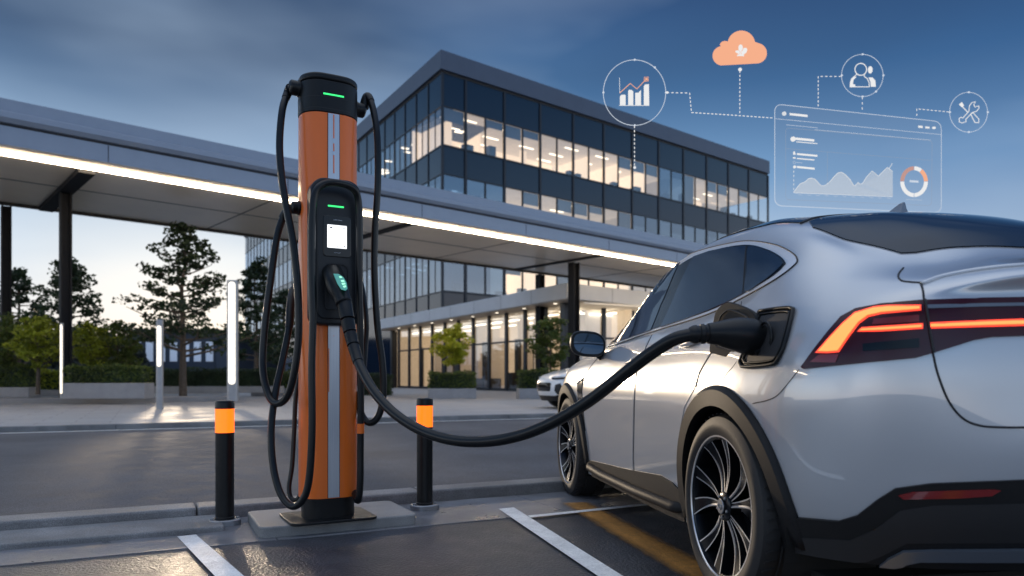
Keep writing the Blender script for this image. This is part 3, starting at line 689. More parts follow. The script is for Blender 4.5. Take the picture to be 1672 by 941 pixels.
def leaves(bm, c, rad, n, size, rn, flat=1.0):
    for _ in range(n):
        while True:
            d = Vector((rn.uniform(-1, 1), rn.uniform(-1, 1), rn.uniform(-1, 1)))
            if d.length <= 1: break
        p = c + Vector((d.x * rad, d.y * rad, d.z * rad * flat))
        u = Vector((rn.gauss(0, 1), rn.gauss(0, 1), rn.gauss(0, .6))).normalized(); v = u.orthogonal().normalized(); q = Matrix.Rotation(rn.uniform(0, 6.3), 3, u); v = q @ v
        s = size * rn.uniform(.6, 1.3)
        bm.faces.new([bm.verts.new(p - u * s * .5), bm.verts.new(p + v * s * .32), bm.verts.new(p + u * s * .55), bm.verts.new(p - v * s * .3)])
def tree(label, loc, h, clear, width, kind='cone', seed=1, mleaf=None, n=34, leaf=.17, per=60, group=None, cat='tree', tr=.11, name='tree', clump=.38):
    rn = random.Random(seed); t = thing(name, label, cat, loc, 0, group)
    bt = BM(); bc = BM()
    pts = [Vector((0, 0, -.05))]; z = 0
    while z < h * .93:
        z += h * .13; pts.append(Vector((rn.uniform(-.04, .04) * z * .4, rn.uniform(-.04, .04) * z * .4, min(z, h * .95))))
    sp = cr_spline(pts, 4); tube(bt, sp, [tr * (1 - .92 * (p.z / h)) + .012 for p in sp], 9)
    def on(zq): return min(sp, key=lambda p: abs(p.z - zq))
    for i in range(n):
        f = (i + rn.random()) / n; zb = clear + (h - clear) * f * .98
        if kind == 'cone': reach = width * (1.0 - f) ** .72 * rn.uniform(.55, 1.08) + .12
        else: reach = width * math.sqrt(max(0.02, 1 - (2 * f - 1) ** 2)) * rn.uniform(.35, 1.0)
        az = i * 2.399 + rn.uniform(-.5, .5); b = on(max(zb - reach * .25, clear * .8)); d = Vector((math.cos(az), math.sin(az), 0))
        rise = rn.uniform(.05, .30) * reach
        e = Vector((b.x, b.y, zb)) + d * reach + Vector((0, 0, rise - (.12 * reach if kind == 'cone' else 0)))
        m1 = b.lerp(e, .5) + Vector((rn.uniform(-.1, .1), rn.uniform(-.1, .1), -.04)) * reach
        lp = cr_spline([b, m1, e], 5); r0 = tr * .36 * (1 - .6 * f)
        tube(bt, lp, [r0 * (1 - .85 * k / (len(lp) - 1)) + .006 for k in range(len(lp))], 6)
        k = max(2, int(reach / .38))
        for j in range(k):
            tt = (.35 + .65 * (j + 1) / k); p = lp[min(len(lp) - 1, int(tt * (len(lp) - 1)))]
            side = d.orthogonal() if False else Vector((-d.y, d.x, 0))
            c = p + side * rn.uniform(-.3, .3) * reach * .6 + Vector((0, 0, rn.uniform(-.05, .22)))
            leaves(bc, c, clump * rn.uniform(.6, 1.1), int(per / k * 1.6), leaf, rn, .55)
            if rn.random() < .5: tube(bt, [p, p.lerp(c, .5) + Vector((0, 0, .03)), c], [.014, .010, .005], 5)
    obj('trunk', bt, M_bark, t, smooth=True); obj('crown', bc, mleaf or M_leafd, t)
    return t
def base(u, v, z): return gp(u, v, z)
TG = 'young trees on the raised terrace'
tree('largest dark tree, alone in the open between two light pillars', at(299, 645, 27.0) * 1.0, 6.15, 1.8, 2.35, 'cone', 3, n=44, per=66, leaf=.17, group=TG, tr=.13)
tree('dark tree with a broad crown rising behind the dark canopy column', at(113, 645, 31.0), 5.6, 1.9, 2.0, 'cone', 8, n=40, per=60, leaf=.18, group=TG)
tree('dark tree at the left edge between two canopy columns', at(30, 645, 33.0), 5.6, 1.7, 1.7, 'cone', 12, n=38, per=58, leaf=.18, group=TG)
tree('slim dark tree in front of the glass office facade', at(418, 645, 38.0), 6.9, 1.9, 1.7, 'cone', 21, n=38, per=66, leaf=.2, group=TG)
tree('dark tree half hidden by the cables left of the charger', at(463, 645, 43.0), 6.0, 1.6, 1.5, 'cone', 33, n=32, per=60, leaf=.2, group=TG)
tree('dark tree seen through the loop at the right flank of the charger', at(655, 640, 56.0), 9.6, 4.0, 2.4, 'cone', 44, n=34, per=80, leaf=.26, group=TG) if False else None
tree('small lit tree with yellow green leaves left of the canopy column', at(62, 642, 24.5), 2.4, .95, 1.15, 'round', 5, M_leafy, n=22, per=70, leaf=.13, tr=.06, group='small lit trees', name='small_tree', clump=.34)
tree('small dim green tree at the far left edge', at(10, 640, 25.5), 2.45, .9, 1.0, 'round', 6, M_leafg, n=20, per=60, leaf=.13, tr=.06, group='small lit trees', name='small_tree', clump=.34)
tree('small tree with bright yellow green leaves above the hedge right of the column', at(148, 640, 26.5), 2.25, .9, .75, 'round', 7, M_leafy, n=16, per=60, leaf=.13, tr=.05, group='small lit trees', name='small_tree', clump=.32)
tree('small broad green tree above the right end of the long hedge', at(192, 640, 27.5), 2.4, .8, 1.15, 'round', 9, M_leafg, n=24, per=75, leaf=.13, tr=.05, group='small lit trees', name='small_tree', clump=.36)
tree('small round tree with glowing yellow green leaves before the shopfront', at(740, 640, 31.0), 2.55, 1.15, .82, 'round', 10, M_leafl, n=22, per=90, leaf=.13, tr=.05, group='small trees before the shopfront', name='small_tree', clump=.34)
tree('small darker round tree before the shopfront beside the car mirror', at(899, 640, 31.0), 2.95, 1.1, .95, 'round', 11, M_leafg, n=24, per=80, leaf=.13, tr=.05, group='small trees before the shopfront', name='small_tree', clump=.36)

def hedge(label, c, L_, d_, z0, h, rz, m, seed, group='clipped hedges'):
    t = thing('hedge', label, 'hedge', Vector((c.x, c.y, z0)), rz, group); rn = random.Random(seed); bm = BM()
    prism(bm, rrect(L_ * .96, d_ * .8, min(.2, d_ * .3), 3), 0, h * .9); obj('core', bm, M_leafd, t)
    bm = BM()
    n = int(520 * L_ * (h + d_)); 
    for _ in range(min(n, 4200)):
        x = rn.uniform(-L_ / 2, L_ / 2); f = rn.random()
        if f < .55: y = -d_ / 2 + rn.uniform(-.05, .06); z = rn.uniform(0, h)
        elif f < .65: y = rn.uniform(-d_ / 2, d_ / 2); z = rn.uniform(0, h); x = (L_ / 2) * rn.choice((-1, 1)) + rn.uniform(-.05, .05)
        else: y = rn.uniform(-d_ / 2, d_ / 2); z = h + rn.uniform(-.08, .06) + .05 * math.sin(x * 4 + seed)
        leaves(bm, Vector((x, y, z)), .03, 1, .085, rn)
    obj('foliage', bm, m, t); return t
M_trough = mat('planter_concrete', (.30, .30, .31), .6, var=.12, vscale=3)
def trough(label, c, L_, d_, z0, h, rz):
    bm = BM(); prism(bm, rrect(L_, d_, .03, 2), 0, h); o = obj('planter', bm, M_trough, bevel=.02); o.location = (c.x, c.y, z0); o.rotation_euler = (0, 0, rz)
    return tag(o, label, 'planter', 'concrete planters')
def ctr(u, D): return Vector(((u - CX) / FPX * D, D, 0))
rz = TH * .25
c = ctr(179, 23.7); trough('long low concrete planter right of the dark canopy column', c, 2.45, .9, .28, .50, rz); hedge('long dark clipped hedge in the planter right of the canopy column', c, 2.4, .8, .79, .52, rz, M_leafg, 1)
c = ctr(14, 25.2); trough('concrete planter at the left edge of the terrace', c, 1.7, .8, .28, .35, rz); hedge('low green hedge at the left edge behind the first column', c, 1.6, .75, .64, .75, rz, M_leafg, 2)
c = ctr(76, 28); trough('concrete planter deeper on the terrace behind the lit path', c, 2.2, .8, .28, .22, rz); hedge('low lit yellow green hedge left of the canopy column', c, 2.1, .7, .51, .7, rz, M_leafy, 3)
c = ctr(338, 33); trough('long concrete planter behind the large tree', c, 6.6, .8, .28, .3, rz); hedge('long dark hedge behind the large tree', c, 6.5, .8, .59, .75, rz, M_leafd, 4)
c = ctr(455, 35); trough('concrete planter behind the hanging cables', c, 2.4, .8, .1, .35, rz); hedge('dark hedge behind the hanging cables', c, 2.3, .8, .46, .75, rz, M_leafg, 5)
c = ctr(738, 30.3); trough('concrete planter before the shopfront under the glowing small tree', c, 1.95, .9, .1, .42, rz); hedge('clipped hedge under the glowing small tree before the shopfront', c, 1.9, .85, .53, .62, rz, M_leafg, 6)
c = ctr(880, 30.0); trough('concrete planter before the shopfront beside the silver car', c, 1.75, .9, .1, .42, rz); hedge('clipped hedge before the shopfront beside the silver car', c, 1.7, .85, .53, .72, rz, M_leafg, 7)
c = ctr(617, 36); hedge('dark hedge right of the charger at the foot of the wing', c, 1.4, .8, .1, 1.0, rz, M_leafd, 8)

def pillar(label, loc, h, wdt, l0, l1, d_=None):
    t = thing('light_pillar', label, 'light pillar', loc, R(12), 'slim metal pillars with a tall white light')
    d_ = d_ or wdt
    bm = BM(); prism(bm, rrect(wdt, d_, wdt * .3, 4), 0, h); obj('post', bm, M_pilm, t, smooth=True)
    bm = BM(); xz_poly(bm, console_outline(wdt * .62, l1, l0, wdt * .28, wdt * .28), -d_ / 2 - .022, -d_ / 2 + .01); obj('light_panel', bm, M_pil, t, smooth=True, bevel=.006)
    return t
pillar('lowest light pillar, on a thin foot at the pavement edge', gp(261, 668, .1), 2.42, .17, 1.15, 2.25)
pillar('tallest light pillar, right of the large dark tree', gp(380, 655, .28), 3.45, .30, .48, 3.4)
p_ = gp(101, 646, .28); pillar('light pillar hugging the dark canopy column', Vector((p_.x * .86, p_.y * .86, .28)), 2.45, .10, .15, 2.4)

# ---------------------------------------------------------------- things far behind
M_far = mat('far_wall', (.05, .065, .09), .6); M_fwin = mat('far_window', (.5, .58, .70), .3, emit=(.55, .66, .85), estr=.28); M_ffr = mat('far_frame', (.02, .025, .032), .5)
def farb(label, u0, u1, v_top, D, dd=14, bandv=None):
    x0 = (u0 - CX) / FPX * D; x1 = (u1 - CX) / FPX * D; h = CAMH + (YH - v_top) / FPX * D
    t = thing('low_building', label, 'building', Vector(((x0 + x1) / 2, D, .1)), 0)
    bm = BM(); box(bm, -(x1 - x0) / 2, (x1 - x0) / 2, 0, dd, 0, h); obj('wall', bm, M_far, t, bevel=.05)
    bm = BM(); box(bm, -(x1 - x0) / 2 - .4, (x1 - x0) / 2 + .4, -.5, dd, h, h + .35); obj('roof', bm, M_ffr, t)
    if bandv:
        za, zb = [CAMH + (YH - q) / FPX * D for q in bandv]; k = 7; wd = (x1 - x0) / k
        for i in range(k):
            bm = BM(); box(bm, -(x1 - x0) / 2 + i * wd + .25, -(x1 - x0) / 2 + (i + 1) * wd - .25, -.05, .1, zb, za); obj('window', bm, M_fwin, t)
    return t
farb('low dark flat roofed building far behind the large tree', 215, 352, 545, 75, bandv=(560, 592))
farb('low dark building far away beside the glass office block', 352, 388, 556, 70)
# far wooded slope
M_wood = mat('far_woodland', (.018, .026, .02), .8, var=.5, vscale=.4)
bm = BM(); rn = random.Random(2)
for i in range(150):
    u = rn.uniform(-260, 330); D = rn.uniform(58, 72) if u < 215 else rn.uniform(95, 110); top = 553 + 9 * math.sin(u * .03) + rn.uniform(-8, 6) - (6 if u < 120 else 0)
    if u > 215: top = 541 + rn.uniform(-2, 3)
    h = CAMH + (YH - top) / FPX * D; p = Vector(((u - CX) / FPX * D, D, 0))
    leaves(bm, p + Vector((0, 0, h * .5)), h * .5, 260, .6, rn, 1.0)
o = obj('woodland', bm, M_wood); tag(o, 'dark line of far trees along the horizon at the left', 'woodland', kind='stuff')
bm = BM(); pts = []
for i in range(41):
    u = -1500 + i * 110; D = 900; h = CAMH + (YH - (556 + 7 * math.sin(i * .7) + 5 * math.sin(i * 1.9))) / FPX * D; pts.append((Vector(((u - CX) / FPX * D, D, -5)), Vector(((u - CX) / FPX * D, D + 60, h)), Vector(((u - CX) / FPX * D, D + 260, -5))))
vs = [[bm.verts.new(q) for q in p] for p in pts]
for a, b in zip(vs, vs[1:]):
    for k in range(2): bm.faces.new([a[k], b[k], b[k + 1], a[k + 1]])
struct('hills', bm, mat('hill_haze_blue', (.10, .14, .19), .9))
# ---------------------------------------------------------------- the silver car (local: x right, y forward from the rear axle, z up)
FW = Vector((-.152, .988, 0)).normalized(); CO = Vector((1.837, 3.246, 0))
car_rz = math.atan2(-FW.x, FW.y)
M_paint = mat('silver_paint', (.54, .555, .58), .28, metal=.3, coat=1.0, spec=.6, crough=.015)
M_paint.node_tree.nodes['Principled BSDF'].inputs['Coat IOR'].default_value = 1.9
M_cglass = mat('tinted_car_glass', (.010, .020, .040), .03, spec=.85)
M_rglass = mat('dark_roof_glass', (.005, .009, .017), .04, spec=.28)
M_trim = mat('satin_chrome', (.90, .92, .95), .28, metal=.55)
M_clad = mat('grey_black_cladding', (.011, .011, .012), .55, spec=.28, bump=.12, bscale=350)
M_tyre = mat('tyre_rubber', (.016, .016, .017), .62, bump=.1, bscale=150)
M_rimd = mat('dark_rim', (.014, .016, .02), .22, metal=.7)
M_rimb = mat('machined_rim', (.30, .31, .33), .42, metal=.35)
M_lip = mat('bright_rim_lip', (.75, .76, .78), .3, metal=.85)
M_tail = mat('smoked_tail_lens', (.050, .005, .006), .08, spec=.35, coat=.3)
M_tl1 = mat('tail_light_amber', (1, .3, .1), .4, emit=(1.0, .17, .035), estr=2.4)
M_tl2 = mat('tail_light_red', (1, .2, .1), .4, emit=(1.0, .030, .006), estr=1.1)
M_refl = mat('red_reflector', (.22, .012, .012), .15, coat=1)
M_well = mat('wheel_well', (.006, .006, .006), .9)
M_chrg = mat('silver_skid', (.30, .34, .40), .3, metal=.8)
M_head = mat('headlight_lens', (.35, .38, .42), .06, coat=1)
car = thing('electric_car', 'large silver coupe SUV with glowing tail light, plugged in to the charging cable', 'car', CO, car_rz)
CAR = Matrix.Translation(CO) @ car.rotation_euler.to_matrix().to_4x4(); CARI = CAR.inverted()
RINGS = [  # (forward t, lateral s, height z) from front centre round the left side to rear centre
 [(3.60,0,.22),(3.56,.45,.22),(3.42,.74,.22),(3.25,.85,.22),(2.82,.90,.22),(2.2,.915,.22),(1.5,.92,.22),(.8,.92,.22),(.2,.915,.24),(-.25,.90,.28),(-.58,.83,.31),(-.75,.69,.32),(-.84,.40,.32),(-.86,0,.32)],
 [(3.72,0,.45),(3.68,.45,.45),(3.50,.79,.45),(3.3,.91,.45),(2.82,.955,.45),(2.2,.94,.45),(1.5,.94,.45),(.8,.945,.46),(.2,.955,.47),(-.25,.95,.48),(-.60,.895,.48),(-.80,.74,.48),(-.93,.42,.48),(-.96,0,.48)],
 [(3.74,0,.65),(3.70,.45,.65),(3.52,.80,.65),(3.3,.93,.65),(2.82,.975,.65),(2.2,.956,.65),(1.5,.957,.65),(.8,.962,.66),(.2,.975,.67),(-.25,.975,.68),(-.62,.92,.68),(-.83,.76,.68),(-.97,.42,.68),(-1.0,0,.68)],
 [(3.70,0,.80),(3.66,.45,.80),(3.5,.78,.80),(3.28,.92,.82),(2.82,.985,.84),(2.2,.973,.84),(1.5,.974,.85),(.8,.977,.86),(.2,.983,.87),(-.25,.980,.88),(-.62,.93,.88),(-.84,.765,.88),(-.965,.42,.88),(-.99,0,.88)],
 [(3.60,0,.90),(3.56,.45,.90),(3.38,.76,.90),(3.2,.88,.95),(2.82,.955,1.0),(2.2,.945,1.01),(1.5,.940,1.02),(.8,.938,1.04),(.2,.945,1.06),(-.25,.940,1.06),(-.62,.90,1.04),(-.83,.755,1.04),(-.95,.42,1.04),(-.975,0,1.04)],
 [(3.40,0,.97),(3.36,.42,.97),(3.22,.70,.97),(3.05,.81,1.02),(2.78,.88,1.07),(2.2,.892,1.115),(1.5,.888,1.145),(.8,.87,1.175),(.2,.868,1.205),(-.25,.875,1.20),(-.60,.845,1.16),(-.82,.72,1.17),(-.925,.40,1.195),(-.945,0,1.205)],
 [(2.95,0,1.07),(2.93,.38,1.07),(2.85,.6,1.07),(2.75,.72,1.09),(2.55,.79,1.115),(2.1,.84,1.16),(1.5,.845,1.195),(.8,.83,1.23),(.2,.805,1.285),(-.22,.800,1.33),(-.55,.745,1.27),(-.79,.63,1.243),(-.925,.38,1.268),(-.962,0,1.285)],
 [(2.45,0,1.12),(2.42,.38,1.12),(2.34,.58,1.12),(2.25,.68,1.175),(2.08,.76,1.225),(1.80,.78,1.31),(1.35,.765,1.37),(.8,.755,1.40),(.2,.738,1.43),(-.20,.705,1.45),(-.45,.61,1.37),(-.60,.50,1.335),(-.66,.30,1.355),(-.68,0,1.36)],
 [(2.0,0,1.42),(1.97,.36,1.415),(1.91,.52,1.41),(1.84,.61,1.415),(1.74,.665,1.445),(1.52,.685,1.53),(1.2,.685,1.595),(.8,.675,1.61),(.25,.665,1.575),(-.06,.63,1.545),(-.26,.55,1.48),(-.35,.46,1.475),(-.40,.28,1.505),(-.42,0,1.51)],
 [(1.6,0,1.60),(1.58,.34,1.595),(1.53,.48,1.59),(1.48,.55,1.595),(1.42,.585,1.61),(1.3,.605,1.65),(1.05,.605,1.665),(.75,.60,1.68),(.3,.585,1.655),(.07,.555,1.615),(-.04,.48,1.60),(-.08,.40,1.605),(-.10,.25,1.625),(-.11,0,1.63)],
 [(1.25,0,1.71),(1.24,.25,1.71),(1.22,.36,1.70),(1.2,.40,1.695),(1.15,.42,1.70),(1.05,.43,1.71),(.9,.43,1.72),(.7,.43,1.72),(.45,.42,1.71),(.3,.40,1.69),(.24,.36,1.68),(.21,.31,1.68),(.19,.2,1.685),(.18,0,1.69)],
 [(1.0,0,1.735),(.98,0,1.735),(.95,0,1.735),(.93,0,1.735),(.9,0,1.735),(.86,0,1.735),(.8,0,1.735),(.72,0,1.733),(.62,0,1.73),(.55,0,1.727),(.50,0,1.724),(.47,0,1.722),(.45,0,1.72),(.44,0,1.72)]]
G = np.array(RINGS, float)
def crm(P, n):
    """Catmull-Rom resampling of axis 0"""
    m = P.shape[0]; ext_ = np.concatenate([2 * P[:1] - P[1:2], P, 2 * P[-1:] - P[-2:-1]]); out = []
    for i in range(m - 1):
        a, b, c, d = ext_[i], ext_[i + 1], ext_[i + 2], ext_[i + 3]
        for k in range(n):
            t = k / n; out.append(.5 * (2 * b + (c - a) * t + (2 * a - 5 * b + 4 * c - d) * t * t + (3 * b - a - 3 * c + d) * t ** 3))
    out.append(P[-1]); return np.array(out)
def dense(n1, n2):
    # mirror across the centre line at both ends so the seam is smooth
    m = G.copy(); l = m[:, 1:3][:, ::-1].copy(); l[:, :, 1] *= -1; r_ = m[:, -3:-1][:, ::-1].copy(); r_[:, :, 1] *= -1
    g = np.concatenate([l, m, r_], 1)
    g = np.swapaxes(crm(np.swapaxes(crm(g, n1), 0, 1), n2), 0, 1)
    return g[:, 2 * n2: -2 * n2]
def shell_bm(n1, n2, keep=None, both=True):
    g = dense(n1, n2); bm = BM(); a, b, _ = g.shape
    for sgn in ((-1, 1) if both else (-1,)):
        V = [[bm.verts.new((sgn * g[i, j, 1], g[i, j, 0], g[i, j, 2])) for j in range(b)] for i in range(a)]
        for i in range(a - 1):
            for j in range(b - 1):
                c = (g[i, j] + g[i + 1, j + 1]) / 2
                if keep and not keep(c): continue
                q = [V[i][j], V[i][j + 1], V[i + 1][j + 1], V[i + 1][j]]
                if sgn > 0: q = q[::-1]
                try: bm.faces.new(q)
                except ValueError: pass
    bmesh.ops.remove_doubles(bm, verts=bm.verts, dist=1e-4)
    bmesh.ops.delete(bm, geom=[v for v in bm.verts if not v.link_faces], context='VERTS')
    bmesh.ops.recalc_face_normals(bm, faces=bm.faces)
    return bm
fine = shell_bm(20, 22); BVH = BVHTree.FromBMesh(fine); fine.free()
WB = 2.82; RW = .39
PORT = [(1243, 508), (1296, 505), (1264, 597), (1213, 598)]
camL = CARI @ Vector((0, 0, CAMH))
def px_ray(p):
    d = CARI.to_3x3() @ Vector(((p[0] - CX) / FPX, 1, (YH - p[1]) / FPX)); return camL, d.normalized()
def side_ray(p): return Vector((-2.5, p[0], p[1])), Vector((1, 0, 0))       # p = (t, z) on the left flank
def top_ray(p): return Vector((p[0], p[1], 3)), Vector((0, 0, -1))            # p = (x, t)
def rear_ray(p): return Vector((p[0], -3, p[1])), Vector((0, 1, 0))           # p = (x, z)
def front_ray(p): return Vector((p[0], 6, p[1])), Vector((0, -1, 0))
def hit(ray, p, off=0.0):
    o, d = ray(p); h = BVH.ray_cast(o, d)
    if h[0] is None: return None
    n = h[1]
    if n.dot(d) > 0: n = -n
    return h[0] + n * off
def clip_rect(poly, x0, x1, y0, y1):
    def cl(P, f, inter):
        out = []
        for i in range(len(P)):
            a, b = P[i - 1], P[i]; fa, fb = f(a), f(b)
            if fb >= 0:
                if fa < 0: out.append(inter(a, b, fa, fb))
                out.append(b)
            elif fa >= 0: out.append(inter(a, b, fa, fb))
        return out
    it = lambda a, b, fa, fb: (a[0] + (b[0] - a[0]) * fa / (fa - fb), a[1] + (b[1] - a[1]) * fa / (fa - fb))
    P = poly
    for f in (lambda p: p[0] - x0, lambda p: x1 - p[0], lambda p: p[1] - y0, lambda p: y1 - p[1]):
        P = cl(P, f, it)
        if len(P) < 3: return []
    return P
def smooth2(pts, n=6, closed=True):
    return [(p.x, p.y) for p in cr_spline([(a, b, 0) for a, b in pts], n, closed)]
def patch(name, poly, ray, off, m, cell, parent=None, thick=.004, both=True, sym=False, smooth=True, cut=None):
    bm = BM(); xs = [p[0] for p in poly]; ys = [p[1] for p in poly]; cache = {}; cen = [None, None]
    def vert(p):
        k = (round(p[0], 4), round(p[1], 4))
        if k not in cache:
            h = hit(ray, p, off)
            if h is None and cen[0] is not None:          # just past the outline: slide back onto the surface
                for q_ in range(1, 25):
                    h = hit(ray, (p[0] + (cen[0] - p[0]) * q_ / 24, p[1] + (cen[1] - p[1]) * q_ / 24), off)
                    if h is not None: break
            cache[k] = bm.verts.new(h) if h is not None else None
        return cache[k]
    i0, i1 = int(math.floor(min(xs) / cell)), int(math.ceil(max(xs) / cell)); j0, j1 = int(math.floor(min(ys) / cell)), int(math.ceil(max(ys) / cell))
    for i in range(i0, i1):
        for j in range(j0, j1):
            P = clip_rect(poly, i * cell, (i + 1) * cell, j * cell, (j + 1) * cell)
            if not P: continue
            cen[0] = sum(p[0] for p in P) / len(P); cen[1] = sum(p[1] for p in P) / len(P)
            if hit(ray, cen) is None:
                ok_ = [p for p in P if hit(ray, p) is not None]
                if ok_: cen[0], cen[1] = ok_[0]
                else: continue
            vv = []
            for p in P:
                v = vert(p)
                if v is None: vv = None; break
                if v not in vv: vv.append(v)
            if vv and len(vv) >= 3:
                if max((a.co - b.co).length for a in vv for b in vv) > .25: continue
                try: bm.faces.new(vv)
                except ValueError: pass
    bmesh.ops.delete(bm, geom=[v for v in bm.verts if not v.link_faces], context='VERTS')
    if sym:
        bmesh.ops.bisect_plane(bm, geom=bm.verts[:] + bm.edges[:] + bm.faces[:], plane_co=(0, 0, 0), plane_no=(1, 0, 0), clear_outer=True)
        g = bmesh.ops.duplicate(bm, geom=bm.verts[:] + bm.edges[:] + bm.faces[:])
        for v in g['geom']:
            if isinstance(v, bmesh.types.BMVert): v.co.x *= -1
        bmesh.ops.remove_doubles(bm, verts=bm.verts, dist=.0015)
    bmesh.ops.recalc_face_normals(bm, faces=bm.faces)
    # make sure the normals look outward (away from the body axis)
    c = Vector((0, 1.2, .8)); s = sum(((f.calc_center_median() - c).dot(f.normal) * f.calc_area() for f in bm.faces))
    if s < 0: bmesh.ops.reverse_faces(bm, faces=bm.faces)
    if thick:                                       # a rim of its own round the edge, so the face stays evenly shaded
        bm.normal_update()
        for ed in [q for q in bm.edges if len(q.link_faces) == 1]:
            if sym and abs(ed.verts[0].co.x) < 2e-3 and abs(ed.verts[1].co.x) < 2e-3: continue
            p, q = ed.verts; bm.faces.new([bm.verts.new(x) for x in (p.co, q.co, q.co - q.normal * thick, p.co - p.normal * thick)])
    if both and not sym: mb = bm.copy()
    res = []
    o = obj(name, bm, m, parent or car, smooth='all' if smooth else False); res.append(o)
    if both and not sym:
        for v in mb.verts: v.co.x *= -1
        bmesh.ops.reverse_faces(mb, faces=mb.faces); o2 = obj(name, mb, m, (parent or car) if not isinstance(parent, tuple) else parent[1], smooth='all' if smooth else False); res.append(o2)
    return res
def strip(name, pts, ray, wd, off, m, parent=None, both=True, n=8, sm=True, closed=False):
    P = smooth2(pts, n, closed) if sm else pts
    H = [hit(ray, p, off) for p in P]; H = [h for h in H if h is not None]
    bm = BM(); tube(bm, H, wd / 2, 6, closed=closed); obj(name, bm, m, parent or car, smooth='all')
    if both:
        bm = BM(); tube(bm, [Vector((-h.x, h.y, h.z)) for h in H], wd / 2, 6, closed=closed); obj(name, bm, m, parent or car, smooth='all')

# --- body shell with wheel openings and a charge port opening
_port3 = [hit(px_ray, p) for p in PORT]; pcx = sum((p for p in _port3), Vector()) / 4
def keep(c):
    t, s, z = c
    if abs(s) > .45 and z < .95:
        for a in (0, WB):
            if (t - a) ** 2 + (z - RW) ** 2 < .445 ** 2: return False
    if z < .34 and -.55 < t < 3.3 and abs(s) < .80: return False
    return True
body = obj('body', shell_bm(20, 22, keep), M_paint, car, smooth='all')
bm = BM(); prism(bm, [(-.80, -.55), (.80, -.55), (.88, .5), (.88, 2.3), (.82, 3.3), (-.82, 3.3), (-.88, 2.3), (-.88, .5)], .205, .225); obj('underbody', bm, M_well, body)
for a in (0, WB):
    for s in (-1, 1):
        n = 28; r = .455; bm = BM(); o_ = []; i_ = []
        for k in range(n + 1):
            an = R(-25 + 230 * k / n); o_.append(bm.verts.new((s * .925, a + r * math.cos(an), RW + r * math.sin(an)))); i_.append(bm.verts.new((s * .55, a + r * math.cos(an), RW + r * math.sin(an))))
        for k in range(n): bm.faces.new([o_[k], o_[k + 1], i_[k + 1], i_[k]])
        bm.faces.new(i_); obj('wheel_well', bm, M_well, body)
bm = BM(); box(bm, -.5, .5, .4, 2.4, .2, .6); obj('battery_tray', bm, M_well, body)

# --- glass area: chrome surround, black gasket, panes
CHR = [(984, 569), (1063, 543), (1158, 513), (1216, 485), (1267, 456.5), (1297, 434), (1302, 424), (1293, 413), (1267, 400.5), (1226, 394), (1188, 398.5), (1135, 412.5), (1099, 433), (1063, 466.5), (1027.5, 504.5), (999.5, 546)]
GAS = [(991, 564.5), (1063, 539.5), (1158, 508.5), (1216, 480), (1263, 451.5), (1282, 434), (1283, 428), (1275, 419.5), (1257, 409.5), (1226, 401), (1188, 404.5), (1139, 418), (1105, 438), (1069, 471), (1034, 509), (1005, 549)]
def to_side(P):                      # the same outline as (t, z) on the flank, found by following the flank's own bulge
    out = []
    for u, v in P:
        o_, d_ = px_ray((u, v)); s = .80
        for _ in range(14):
            q = o_ + d_ * ((-s - o_.x) / d_.x); h = BVH.ray_cast(Vector((-2.5, q.y, q.z)), Vector((1, 0, 0)))
            if h[0] is None or h[0].x > -.4: s -= .02
            else: s += (-h[0].x - s) * .6
        out.append((q.y, q.z))
    return out
chrome = patch('window_trim', to_side(smooth2(CHR, 5)), side_ray, .003, M_trim, .045)
strip('trim_edge', to_side(smooth2(CHR, 5)), side_ray, .007, .002, M_seam, sm=False, closed=True)
patch('window_gasket', to_side(smooth2(GAS, 5)), side_ray, .006, M_gloss, .045)
FG = [(1003, 561), (1030, 552), (1064, 540), (1080, 500), (1112, 429), (1098, 441), (1072, 466), (1046, 496), (1018, 536)]
RG = [(1080, 535), (1120, 522), (1158, 508), (1190, 494), (1214, 481), (1217, 440), (1220, 403), (1190, 405), (1160, 411), (1134, 420), (1108, 472)]
QG = [(1219, 477), (1244, 463), (1263, 449.5), (1279, 434), (1279, 428), (1272, 420), (1254, 410.5), (1225, 403.5), (1222, 440)]
def poly_keep(pts, n=4):   # light smoothing that keeps the corners near
    return pts
wins = []
wins += patch('window', to_side(FG), side_ray, .009, M_cglass, .045); wins += patch('window', to_side(RG), side_ray, .009, M_cglass, .045); wins += patch('quarter_window', to_side(smooth2(QG, 4)), side_ray, .009, M_cglass, .045)
# roof glass, rear window, windscreen
RF = [(0, .22), (-.2, .215), (-.42, .15), (-.565, .06), (-.60, .35), (-.60, .7), (-.585, 1.0), (-.555, 1.25), (-.45, 1.38), (-.2, 1.46), (0, 1.48), (.05, 1.4), (.05, .25)]
patch('roof_panel', RF, top_ray, .004, M_rglass, .05, sym=True, thick=.003)
RWN = [(.05, .175), (-.2, .168), (-.40, .115), (-.545, .035), (-.585, -.06), (-.565, -.25), (-.50, -.50), (-.46, -.525), (-.3, -.575), (0, -.62), (.05, -.62)]
patch('rear_window', RWN, top_ray, .005, M_rglass, .035, sym=True, thick=.003)
strip('roof_seam', [(-.575, .05), (-.42, .14), (-.2, .19), (0, .198), (.2, .19), (.42, .14), (.575, .05)], top_ray, .012, .003, M_matte, both=False)
WS = [(.05, 1.5), (-.2, 1.48), (-.46, 1.41), (-.57, 1.40), (-.66, 1.80), (-.72, 2.18), (-.6, 2.33), (-.38, 2.45), (0, 2.5), (.05, 2.5)]
patch('windscreen', WS, top_ray, .004, M_rglass, .05, sym=True, thick=.003)
